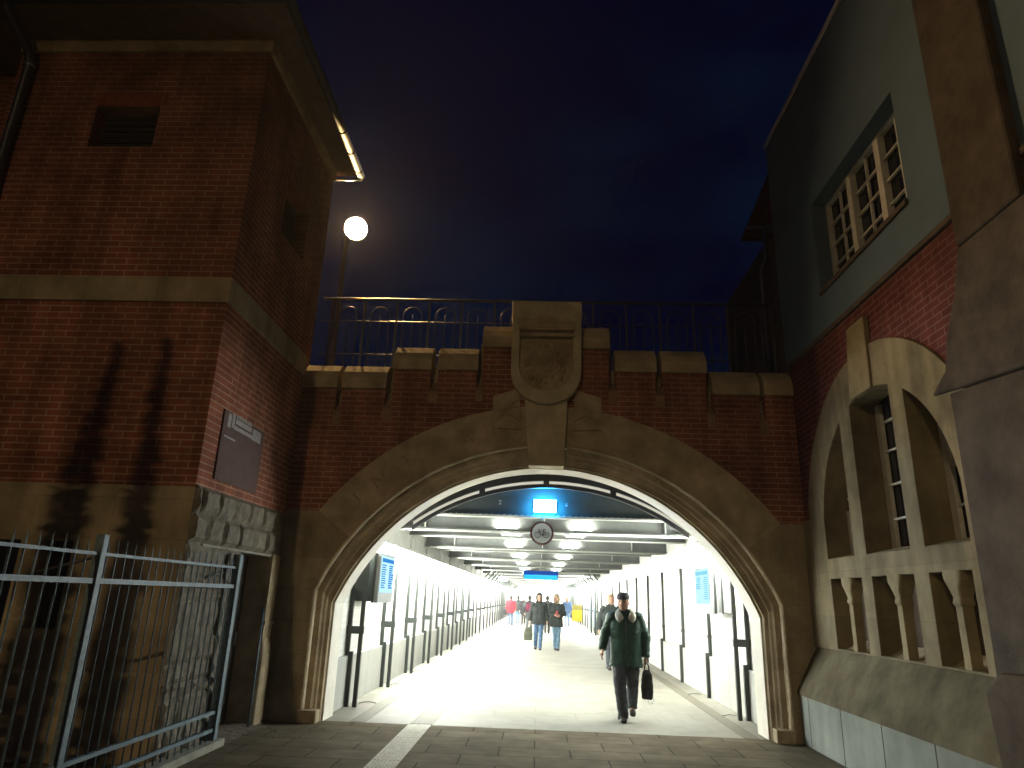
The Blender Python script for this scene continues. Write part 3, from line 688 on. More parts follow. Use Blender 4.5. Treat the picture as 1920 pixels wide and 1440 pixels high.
# window glazing of arched window
win = MB(); win.plate([(5.98, 2.1), (9.02, 2.1)] + [(p[0], p[1]) for p in warc(1.525, 1.515)], [], 'X', XR+0.31, XR+0.33)
wg = win.build('arched_window', M['glass'], rb)
for (ya, yb) in ((8.23, 8.98), (7.0, 7.93), (6.02, 6.73)):
    fr = MB(); xg = XR+0.285
    fr.box(xg-0.03, xg+0.015, yb-0.12, yb-0.02, 2.24, clipz(yb-0.02)-0.02); fr.box(xg-0.03, xg+0.015, ya+0.02, ya+0.06, 2.24, clipz(ya)-0.0)
    fr.box(xg-0.03, xg+0.015, ya, yb, 2.24, 2.30)
    for z in (2.62, 3.0, 3.38, 3.72):
        if z < min(clipz(ya), clipz(yb))+0.15 or z < 3.2 and ya > 8 or z < 3.2 and yb < 6.8: fr.box(xg-0.018, xg+0.012, ya, yb, z-0.012, z+0.012)
    fr.box(xg-0.018, xg+0.012, (ya+yb)/2-0.012, (ya+yb)/2+0.012, 2.24, clipz((ya+yb)/2))
    fr.build('window_frame', M['whiteframe'], wg)
    sl = MB(); sl.plate([(XR-0.03, 2.242), (XR+0.29, 2.32), (XR+0.29, 2.242)], [], 'Y', ya, yb); sl.build('sloped_sill', M['stone'], wg)
# sloped sill and plinth
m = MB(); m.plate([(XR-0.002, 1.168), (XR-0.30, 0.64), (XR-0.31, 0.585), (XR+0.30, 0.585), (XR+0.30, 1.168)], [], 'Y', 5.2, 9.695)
o = m.build('sloping_base', M['shaded_stone3'], rb)
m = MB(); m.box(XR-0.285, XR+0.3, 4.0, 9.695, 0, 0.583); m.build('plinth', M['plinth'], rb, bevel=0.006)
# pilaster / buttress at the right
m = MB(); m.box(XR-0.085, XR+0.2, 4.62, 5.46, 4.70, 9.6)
m.build('pilaster', M['shaded_stone2'], rb, bevel=0.03)
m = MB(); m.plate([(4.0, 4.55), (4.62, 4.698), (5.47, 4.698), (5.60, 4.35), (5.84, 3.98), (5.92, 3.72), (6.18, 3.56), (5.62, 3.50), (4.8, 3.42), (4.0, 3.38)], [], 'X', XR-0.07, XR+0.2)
m.build('springer_stone', M['shaded_stone2'], rb, bevel=0.03)
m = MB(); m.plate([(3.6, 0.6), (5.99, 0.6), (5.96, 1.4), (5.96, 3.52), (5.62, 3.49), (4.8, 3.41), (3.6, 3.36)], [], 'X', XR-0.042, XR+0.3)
m.build('buttress', M['shaded_stone2'], rb, bevel=0.02)
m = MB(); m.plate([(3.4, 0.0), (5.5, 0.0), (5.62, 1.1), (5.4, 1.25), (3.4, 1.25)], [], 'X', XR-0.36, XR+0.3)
m.build('buttress_foot', M['shaded_stone2'], rb, bevel=0.03)
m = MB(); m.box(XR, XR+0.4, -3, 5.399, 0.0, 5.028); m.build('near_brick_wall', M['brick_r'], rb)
m = MB(); m.box(XR-0.03, XR+0.02, 9.442, 9.695, 1.17, 2.79); m.build('corner_stone', M['ashlar_r'], rb)
m = MB(); m.box(XR, XR+0.4, 9.35, 9.7, 0, 0.6); m.build('wall_foot', M['ashlar_y'], rb)
# upper window with splayed reveal
uw = MB(); uw.box(XR+0.26, XR+0.27, 6.15, 8.4, 5.6, 7.05); uwo = uw.build('upper_window', M['glass'], rb)
fr = MB(); xf = XR+0.22
def fb(y0, y1, z0, z1, d=0.03): fr.box(xf-d, xf+0.035, y0, y1, z0, z1)
fb(6.17, 8.39, 5.68, 5.73); fb(6.17, 8.39, 6.93, 6.98); fb(6.17, 6.22, 5.73, 6.93); fb(8.34, 8.39, 5.73, 6.93)
for yy in (6.86, 7.60): fb(yy, yy+0.11, 5.73, 6.93, 0.05)
fr.build('window_frame', M['whiteframe'], uwo)
fr = MB()
for yy in (6.53, 7.27, 8.0): fr.box(xf-0.012, xf+0.02, yy-0.012, yy+0.012, 5.73, 6.93)
for z in (6.02, 6.32, 6.62): fr.box(xf-0.012, xf+0.02, 6.22, 8.34, z-0.011, z+0.011)
fr.build('glazing_bar', M['whiteframe'], uwo)
m = MB(); m.box(XR-0.03, XR+0.18, 6.17, 8.39, 5.60, 5.655); m.build('window_sill', M['darkledge'], uwo)

# rear building beyond the bridge
rr = empty('rear_building', (8.5, 17.5, 4.8), 'dark building beyond the bridge with a projecting eave and a thin downpipe', 'building')
m = MB(); m.box(5.75, 11, 15.8, 20, 4.8, 10.7); m.build('wall', M['soffit'], rr)
m = MB(); m.plate([(5.12, 10.72), (5.12, 10.80), (8.4, 18.5), (11.7, 10.8), (11.7, 10.72)], [], 'Y', 15.6, 16.0); m.build('roof', M['roof'], rr)
m = MB(); m.tube([(5.05, 15.25, 10.68), (5.75, 15.25, 10.68)], 0.05, 8); m.tube([(5.5, 15.35, 10.68), (5.5, 15.45, 9.9), (5.42, 15.6, 9.7), (5.42, 15.6, 4.8)], 0.04, 8); m.build('downpipe', M['zinc'], rr, smooth=True)

# ------------------------------------------------------------------ TUNNEL
TL, TR = -2.95, 3.30
YT0, YT1 = YA+0.66, 84.0
tn = empty('tunnel', (0.17, 40, 0), 'long brightly lit pedestrian tunnel with white tiled walls and steel beams behind the arch', 'tunnel')
m = MB(); m.box(TL-0.3, TL, YT0, YT1, 0.72, 2.58); m.build('left_wall', M['tile_y'], tn)
m = MB(); m.box(TR, TR+0.3, YT0, YT1, 0.72, 2.86); m.build('right_wall', M['tile_y'], tn)
m = MB(); m.box(TL-0.3, TL+0.06, YT0, YT1, 0, 0.719); m.build('left_dado', M['dado'], tn, bevel=0.006)
m = MB(); m.box(TR-0.06, TR+0.3, YT0, YT1, 0, 0.719); m.build('right_dado', M['dado'], tn, bevel=0.006)
m = MB(); m.box(TL-0.3, TL-0.03, YT0, YT1, 2.581, 3.6); m.build('left_upper_wall', M['upperwall'], tn)
m = MB(); m.box(TR+0.02, TR+0.3, YT0, YT1, 2.861, 3.6); m.build('right_upper_wall', M['upperwall'], tn)
m = MB(); m.box(TL-0.3, TR+0.3, YT0, YT1, 3.601, 3.75); m.build('ceiling', M['steel'], tn)
m = MB(); m.box(TL-0.3, TR+0.3, YT1, YT1+0.3, 0, 3.75); m.build('end_wall', M['tile_y'], tn)
# ledge blocks along the right wall top
m = MB(); m.box(TR-0.05, TR+0.019, YT0, YT1, 2.80, 2.86); m.build('right_ledge', M['steel_lt'], tn)
m = MB(); m.box(TL-0.029, TL+0.05, YT0, YT1, 2.56, 2.60); m.build('left_ledge', M['steel_lt'], tn)
# returns between the stone arch and the tunnel wall
# steel arch ring with slots
def flat_arc(R, zc, half, n=30):
    a = math.asin(half/R); return [(0.16+R*sin(-a+2*a*k/n), zc+R*cos(-a+2*a*k/n)) for k in range(n+1)]
ar = MB(); YR = 10.62
R1 = 3.57; zc = 3.36-R1
for (Ra, Rb) in ((R1-0.055, R1+0.005), (R1+0.055, R1+0.25)):
    i_ = flat_arc(Ra, zc, 2.12); o_ = flat_arc(Rb, zc, 2.12)
    ar.plate(i_+o_[::-1], [], 'Y', YR, YR+0.06)
for xs in (-1.02, -0.02, 1.02):
    a = math.asin(xs/R1); cx, cz = 0.12+R1*sin(a), zc+R1*cos(a)
    ar.box(cx-0.045, cx+0.045, YR-0.01, YR+0.05, cz-0.03, cz+0.08)
ar.build('arch_frame', M['darkmetal'], tn)
m = MB(); i_ = flat_arc(R1-0.04, zc, 2.12); o_ = flat_arc(R1+0.08, zc, 2.12); m.plate(i_+o_[::-1], [], 'Y', YR+0.065, YR+0.08); m.build('slot_glow_panel', M['slot_glow'], tn)  # not a lamp: panel glows in place of the lit surface behind
# first deep girder (gable)
GY = 12.0
m = MB(); m.box(TL, TR, GY, GY+0.04, 3.02, 3.60); gb = m.build('gable_girder', M['gable'], tn)
m = MB(); m.box(TL, TR, GY-0.10, GY+0.10, 2.985, 3.018)
for k in range(60):
    xx = TL+0.05+k*0.104; m.ball((xx, GY-0.05, 3.022), 0.014, 6, 4)
m.build('girder_flange', M['steel_lt'], gb)
for (a, b, z0, z1) in ((-0.72, -0.38, 3.17, 3.30), (0.44, 0.82, 3.17, 3.26)):
    m = MB(); m.box(a, b, GY-0.02, GY-0.002, z0, z1); m.box(a+0.01, a+0.05, GY-0.026, GY-0.021, z0+0.03, z0+0.06, 1); m.box(a+0.01, a+0.05, GY-0.026, GY-0.021, z0+0.08, z0+0.11 if z1 > 3.28 else z0+0.085, 1)
    m.build('plaque', [M['plaque'], M['casing']], gb)
gys = [13.35+4.84*k for k in range(15)]
lamp_ys = []
for k, gy in enumerate(gys):
    m = MB(); m.box(TL, TR, gy-0.012, gy+0.012, 2.90, 3.60); m.box(TL, TR, gy-0.13, gy+0.13, 2.86, 2.898)
    go = m.build('girder', M['steel'], tn)
    for sx in (-2.2, 0.1, 2.4):
        m = MB(); m.box(sx-0.01, sx+0.01, gy-0.125, gy-0.013, 2.90, 3.58); m.build('girder_stiffener', M['steel_lt'], go)
    gy2 = gy+2.42
    m = MB(); m.box(TL, TR, gy2-0.01, gy2+0.01, 2.98, 3.60); m.box(TL, TR, gy2-0.08, gy2+0.08, 2.95, 2.978); m.build('cross_beam', M['steel'], tn)
    # conduit pipe that turns down at the left wall
    m = MB(); yq = gy-0.28; z = 2.83
    m.tube([(TR-0.05, yq, z), (TL+0.16, yq, z), (TL+0.10, yq, z-0.03), (TL+0.08, yq, z-0.09), (TL+0.08, yq, 2.62)], 0.022, 8); m.build('conduit', M['steel_lt'], tn, smooth=True)
    m = MB(); yq = gy2-0.2; z = 2.92
    m.tube([(TR-0.05, yq, z), (TL+0.16, yq, z), (TL+0.10, yq, z-0.03), (TL+0.08, yq, z-0.09), (TL+0.08, yq, 2.62)], 0.014, 8); m.build('conduit', M['steel_lt'], tn, smooth=True)
    lamp_ys += [gy, gy2]
    for yk in (gy, gy2, gy+1.2):
        m = MB(); m.ball((TR-0.02, yk, 2.875), 0.028, 8, 6); m.tube([(TR-0.02, yk, 2.83), (TR-0.02, yk, 2.88)], 0.02, 8); m.build('anchor_bolt', M['steel_lt'], tn, smooth=True)
for sx in (-1.30, 1.52):
    m = MB(); m.box(sx-0.13, sx+0.13, GY+0.05, YT1, 3.14, 3.17); m.box(sx-0.01, sx+0.01, GY+0.05, YT1, 3.17, 3.60); m.build('stringer', M['steel_lt'], tn)
# raking struts beyond the middle of the tunnel
m_ = 0
for k in range(18):
    yy = 33.5+2.42*k
    for (xw, sg) in ((TL, 1), (TR, -1)):
        m = MB(); m.tube([(xw+sg*0.10, yy, 0.0), (xw+sg*0.10, yy, 2.15), (xw+sg*0.75, yy, 2.90)], 0.035, 4); m.tube([(xw+sg*0.28, yy, 0.0), (xw+sg*0.28, yy, 2.08), (xw+sg*0.95, yy, 2.86)], 0.03, 4)
        m.box(min(xw+sg*0.1, xw+sg*0.28), max(xw+sg*0.1, xw+sg*0.28), yy-0.03, yy+0.03, 1.04, 1.14)
        m.build('raking_frame', M['post'], tn)
        m = MB(); m.tube([(xw+sg*0.42, yy+0.5, 2.62), (xw+sg*0.72, yy+0.5, 2.86)], 0.05, 6) if k % 2 == 0 else m.tube([(xw+sg*0.42, yy+0.5, 2.62), (xw+sg*0.62, yy+0.5, 2.80)], 0.03, 6)
        m.build('strut', M['steel_lt'], tn)

# lit fittings
ls = empty('wall_light_strip', (TL+0.06, 22, 2.45), 'continuous bright light strip along the top of the left tunnel wall', 'light')
m = MB(); m.box(TL+0.001, TL+0.26, 11.1, 83, 2.50, 2.555); m.build('housing', M['steel_lt'], ls)
m = MB(); m.box(TL+0.18, TL+0.255, 11.12, 83, 2.43, 2.499); m.build('diffuser', M['strip'], ls)
ls = empty('wall_light', (TR-0.06, 12.2, 2.5), 'bright wall light at the top of the right tunnel wall near the arch', 'light')
m = MB(); m.box(TR-0.26, TR-0.001, 11.3, 14.6, 2.56, 2.60); m.build('housing', M['steel_lt'], ls)
m = MB(); m.box(TR-0.255, TR-0.18, 11.32, 14.58, 2.48, 2.559); m.build('diffuser', M['strip'], ls)
ls = empty('wall_light_strip', (TR-0.06, 58, 2.45), 'long light strip high on the right wall in the far part of the tunnel', 'light')
m = MB(); m.box(TR-0.30, TR-0.001, 34, 83, 2.56, 2.60); m.build('housing', M['steel_lt'], ls)
m = MB(); m.box(TR-0.30, TR-0.20, 34, 83, 2.48, 2.559); m.build('diffuser', M['strip'], ls)
proto = None
for k, gy in enumerate(lamp_ys):
    for si, sx in enumerate((-0.62, 0.82)):
        zz = 2.899 if k % 2 == 0 else 2.979
        if proto is None:
            proto = empty('ceiling_light', (0, 0, 0))
            m = MB(); m.box(-0.20, 0.20, -0.05, 0.05, 0.0, 0.022); m.build('housing', M['steel_lt'], proto)
            m = MB(); m.box(-0.19, 0.19, -0.042, 0.042, 0.0225, 0.03); m.build('lamp', M['ceil'], proto)
            c = proto
        else: c = copy_tree(proto)
        c.location = (sx, gy-(0.075 if k % 2 == 0 else 0.065), zz)
        tag(c, '%s bright ceiling light from the arch in the %s row of the tunnel' % (ORD[k], 'left' if si == 0 else 'right'), 'ceiling light', 'ceiling lights in the tunnel')

# posts on the tunnel walls
def post_pair(side, y, pair=True):
    s = 1 if side == 'left' else -1; xw = TL if side == 'left' else TR
    e = empty('wall_post', (xw, y, 0))
    m = MB(); m.box(*sorted((xw+s*0.065, xw+s*0.125)), y-0.03, y+0.03, 0, 0.78); m.box(*sorted((xw+s*0.005, xw+s*0.065)), y-0.025, y+0.025, 0.70, 2.42)
    m.build('back_post', M['post'], e)
    if pair:
        m = MB(); m.box(*sorted((xw+s*0.19, xw+s*0.25)), y-0.03, y+0.03, 0, 2.36); m.build('front_post', M['post'], e)
        m = MB(); m.box(*sorted((xw+s*0.0, xw+s*0.26)), y-0.036, y+0.036, 1.04, 1.15); m.build('clamp', M['post'], e)
        m = MB(); m.box(*sorted((xw+s*0.0, xw+s*0.26)), y-0.033, y+0.033, 2.30, 2.37); m.build('top_clamp', M['post'], e)
    else:
        m = MB(); m.box(*sorted((xw+s*0.0, xw+s*0.075)), y-0.033, y+0.033, 1.04, 1.10); m.build('clamp', M['post'], e)
    return e
pl = None
for k in range(9):
    y = 11.15+2.42*k
    if pl is None: pl = post_pair('left', y); c = pl
    else: c = copy_tree(pl); c.location.y = y
    tag(c, '%s pair of dark steel posts from the arch on the left tunnel wall' % ORD[k], 'post', 'paired posts along the left tunnel wall')
c = post_pair('right', 11.38); tag(c, 'pair of dark steel posts clamped together at the right tunnel wall', 'post')
pr_ = None
for k in range(8):
    y = 13.85+2.46*k
    if pr_ is None: pr_ = post_pair('right', y, False); c = pr_
    else: c = copy_tree(pr_); c.location.y = y
    tag(c, '%s single dark post from the arch on the right tunnel wall' % ORD[k], 'post', 'single posts along the right tunnel wall')

# timetable displays
def display(side):
    s = 1 if side == 'left' else -1; xw = TL if side == 'left' else TR
    xf_ = xw+s*0.42; y0 = 11.2 if side == 'left' else 12.0; y1 = y0+1.12
    e = empty('information_display', (xw+s*0.2, y0+0.55, 1.5), 'wall display with a %s screen beside the %s tunnel wall' % (('deep blue and white', 'left') if side == 'left' else ('pale cyan', 'right')), 'display', 'information displays near the arch')
    m = MB(); m.box(*sorted((xf_-s*0.10, xf_)), y0, y1, 1.50, 2.28); cs = m.build('casing', M['casing'], e, bevel=0.006)
    m = MB(); m.box(*sorted((xw+s*0.02, xf_-s*0.10)), y0+0.15, y1-0.15, 1.52, 2.26); m.build('back_box', M['post'] if side == 'left' else M['casing'], e)
    m = MB()
    for q in (0.05, 0.16): m.box(*sorted((xf_-s*(0.02+q), xf_-s*(0.05+q))), y0-0.02, y0-0.002, 1.50, 2.28)
    m.build('mount', M['post'], e)
    m = MB(); a = xf_+s*0.001; b = xf_+s*0.006
    m.box(*sorted((a, b)), y0+0.04, y1-0.04, 1.66, 2.24, 0)
    rr_ = 1 if side == 'left' else 2
    m.box(*sorted((b+s*0.0005, b+s*0.002)), y0+0.10, y1-0.08, 2.14, 2.20, rr_)
    for k in range(11):
        z = 2.10-0.035*k; L = random.uniform(0.25, 0.34)
        m.box(*sorted((b+s*0.0005, b+s*0.002)), y0+0.10, y0+0.10+L, z-0.018, z, rr_)
        if k < 6 or side == 'left':
            m.box(*sorted((b+s*0.0005, b+s*0.002)), y0+0.66, y0+0.66+random.uniform(0.22, 0.36), z-0.020, z+0.004, rr_)
    m.build('screen', [M['screen'], M['screenrow'], M['screenpale']], e)
display('left'); display('right')
# glowing box in front of the gable girder
e = empty('illuminated_box', (0.095, GY-0.15, 3.18), 'small overexposed blue-white illuminated box above the round cycling sign', 'sign')
m = MB(); m.box(-0.11, 0.30, GY-0.055, GY-0.01, 3.10, 3.27); m.build('housing', M['plaque'], e, bevel=0.01)
m = MB(); m.box(-0.10, 0.29, GY-0.146, GY-0.06, 3.08, 3.29); m.build('lit_face', M['bluebox'], e)
# round sign
SX, SY, SZ, SR = 0.05, 11.80, 2.715, 0.20
e = empty('cycling_sign', (SX, SY, SZ), 'round sign with a bicycle and a dark red rim hanging in the tunnel mouth', 'sign')
m = MB(); nn = 40
m.plate([(SX+SR*cos(2*pi*k/nn), SZ+SR*sin(2*pi*k/nn)) for k in range(nn)], [], 'Y', SY, SY+0.012); m.build('disc', M['signrim'], e)
m = MB(); m.plate([(SX+0.167*cos(2*pi*k/nn), SZ+0.167*sin(2*pi*k/nn)) for k in range(nn)], [], 'Y', SY-0.003, SY-0.0005); m.build('face', M['signface'], e)
m = MB(); yb = SY-0.006
def ln(x0, z0, x1, z1, r=0.0042): m.tube([(SX+x0, yb, SZ+z0), (SX+x1, yb, SZ+z1)], r, 5)
for wx in (-0.072, 0.072):
    m.tube([(SX+wx+0.047*cos(2*pi*k/20), yb, SZ-0.03+0.047*sin(2*pi*k/20)) for k in range(21)], 0.0042, 5)
ln(-0.072, -0.03, -0.045, 0.055); ln(-0.05, 0.03, 0.03, 0.035); ln(0.03, 0.035, 0.072, -0.03); ln(0.072, -0.03, 0.012, -0.03); ln(0.012, -0.03, -0.048, 0.03); ln(0.012, -0.03, 0.036, 0.052)
ln(-0.045, 0.055, -0.065, 0.062); ln(0.018, 0.058, 0.058, 0.058, 0.008); ln(0.0, -0.045, 0.025, -0.018, 0.007); ln(-0.045, 0.055, -0.03, 0.06)
m.build('bicycle_mark', M['signblack'], e)
m = MB(); m.tube([(SX, SY+0.02, SZ+0.1), (SX, SY+0.02, 2.99)], 0.012, 6); m.build('hanger', M['steel'], e, smooth=True)
# hanging blue sign deep in the tunnel
e = empty('hanging_sign', (0.12, 29.6, 2.5), 'wide blue hanging sign with a glowing cyan lower edge deep in the tunnel', 'sign')
m = MB(); m.box(-0.62, 0.84, 29.55, 29.70, 2.46, 2.76); m.build('housing', M['plaque'], e)
m = MB(); m.box(-0.60, 0.82, 29.535, 29.548, 2.60, 2.75); m.build('upper_face', M['blueboard'], e)
m = MB(); m.box(-0.58, 0.80, 29.530, 29.548, 2.42, 2.595); m.build('lower_face', M['bluestrip'], e)
m = MB(); m.tube([(-0.4, 29.62, 2.76), (-0.4, 29.62, 3.6)], 0.02, 6); m.tube([(0.6, 29.62, 2.76), (0.6, 29.62, 3.6)], 0.02, 6); m.build('hanger', M['steel'], e)
e = empty('side_sign', (-1.65, 34, 2.5), 'small grey-blue sign hanging at the left deep in the tunnel', 'sign')
m = MB(); m.box(-1.90, -1.45, 33.9, 33.95, 2.38, 2.62); m.build('board', mat('sideboard', (0.35, 0.38, 0.62), 0.5, 0.1), e)
m = MB(); m.tube([(-1.68, 33.93, 2.62), (-1.68, 33.93, 3.6)], 0.015, 6); m.build('hanger', M['steel'], e)
e = empty('yellow_board', (1.93, 35.0, 0), 'yellow notice board on legs at the right of the tunnel', 'notice board')
m = MB(); m.box(1.70, 2.18, 34.98, 35.02, 0.66, 1.18); m.build('lower_panel', M['yellow'], e)
m = MB(); m.box(1.70, 2.18, 34.98, 35.02, 1.185, 1.42); m.build('upper_panel', M['olive'], e)
for xx in (1.76, 2.12):
    m = MB(); m.tube([(xx, 35.0, 0), (xx, 35.0, 0.70)], 0.02, 6); m.build('leg', M['post'], e)
for k, yy in enumerate((36.5, 39.2)):
    e = empty('wall_poster', (TR-0.04, yy, 1.2), '%s tall blue poster panel on the right tunnel wall beyond the yellow board' % ('nearer', 'farther')[k], 'poster', 'blue posters')
    m = MB(); m.box(TR-0.42, TR-0.36, yy-0.5, yy+0.5, 0.35, 2.2); m.build('panel', M['bluepanel'], e)
    m = MB(); m.box(TR-0.44, TR-0.34, yy-0.55, yy-0.5, 0, 2.25); m.build('panel_frame', M['post'], e)
# hatch handles on the floor
hk = None
for k, (hx, hy) in enumerate(((-2.62, 11.5), (-2.62, 13.9), (-2.62, 16.3), (3.02, 11.7), (3.02, 14.2))):
    m = MB(); m.tube([(hx-0.13+0.26*t/8, hy+0.06*(t/8), 0.006+0.022*sin(pi*t/8)) for t in range(9)], 0.006, 6)
    o = m.build('hatch_handle', M['steel'], None, smooth=True, loc=(hx, hy, 0))
    side = 'left' if hx < 0 else 'right'; num = k if k < 3 else k-3
    tag(o, '%s thin curved handle from the arch lying on the floor along the %s wall' % (ORD[num], side), 'handle', 'floor hatch handles')

# ------------------------------------------------------------------ PEOPLE
def cloth(name, col, var=0.25, rough=0.85, spec=0.2, bump=0.35, bs=120): return mat(name, col, rough, var, 9, bump, bs, spec=spec)
SKIN = mat('skin', (0.38, 0.215, 0.15), 0.55, 0.10, 14, 0.1, 80, spec=0.35)
SKIN_D = mat('skin_d', (0.36, 0.20, 0.135), 0.55, 0.12, 14, 0.1, 80, spec=0.35)
EYEM = mat('eyes', (0.02, 0.015, 0.012), 0.3, 0.1, 5, 0)
SHOE = mat('shoes', (0.03, 0.028, 0.026), 0.5, 0.2, 20, 0.2)
JEANS = cloth('jeans', (0.055, 0.10, 0.17), 0.45); JEANS_L = cloth('jeans_pale', (0.09, 0.15, 0.21), 0.35); BLK = cloth('black_cloth', (0.022, 0.022, 0.025)); 

def head_fn(p, q):
    x, y, z = q
    if z < 0:
        k = min(1, -z/0.115); x *= 1-0.30*k*k; y *= 1-0.10*k
        if p.y < 0: y -= 0.010*k
    front = max(0, -p.y)
    def g(ax, az, sx, sz): return math.exp(-((x-ax)/sx)**2-((z-az)/sz)**2)
    if front > 0.3:
        y -= 0.026*g(0, -0.022, 0.012, 0.020) + 0.012*g(0, 0.005, 0.010, 0.022)
        y += 0.013*(g(-0.030, 0.004, 0.016, 0.011)+g(0.030, 0.004, 0.016, 0.011))
        y -= 0.006*g(0, 0.026, 0.045, 0.010)
        y += 0.006*g(0, -0.058, 0.022, 0.004); y -= 0.006*g(0, -0.066, 0.020, 0.006) + 0.006*g(0, -0.050, 0.020, 0.006)
        y -= 0.010*g(0, -0.093, 0.022, 0.018)
        y += 0.004*(g(-0.05, -0.04, 0.015, 0.02)+g(0.05, -0.04, 0.015, 0.02))
    return Vector((x, y, z))

def add_hand(mb, wrist, direction, side, curl=0.5, inward=Vector((0, 0, 0)), scale=1.0):
    """palm and five fingers; direction = forearm direction, palm faces the thigh (towards -side in x)"""
    d = direction.normalized(); palmn = Vector((-side, 0, 0)); palmn = (palmn-d*palmn.dot(d)).normalized()
    fwd = palmn.cross(d)
    if fwd.y > 0: fwd = -fwd     # towards the front of the body
    s_ = scale
    P = wrist
    mb.tube([P-d*0.02, P+d*0.03*s_, P+d*0.065*s_, P+d*0.095*s_], [(0.022, 0.022), (0.024*s_, 0.024*s_), (0.027*s_, 0.027*s_), (0.024*s_, 0.024*s_)], 10)
    lens = (0.070, 0.080, 0.074, 0.058)
    for i, L in enumerate(lens):
        off = fwd*(0.030-0.020*i)*s_
        b = P+d*0.085*s_+off*0.9; c = curl*(1+0.12*i)
        pts = [b-d*0.03, b]; dirn = d.copy(); cur = b.copy()
        for sct, fr in enumerate((0.42, 0.32, 0.26)):
            a_ = c*(0.5+0.35*sct); dirn = (dirn*cos(a_*0.7)+palmn*sin(a_*0.7)).normalized(); cur = cur+dirn*L*fr*s_; pts.append(cur.copy())
        mb.tube(pts, [0.0105, 0.010, 0.0095, 0.009, 0.0075], 8)
    tb = P+d*0.025*s_+fwd*0.022*s_
    t1 = tb+(fwd*0.75+d*0.7+palmn*0.25).normalized()*0.04*s_; t2 = t1+(fwd*0.15+d*0.9+palmn*0.45).normalized()*0.032*s_
    mb.tube([tb-fwd*0.01, tb, t1, t2], [0.012, 0.0125, 0.011, 0.0085], 8)

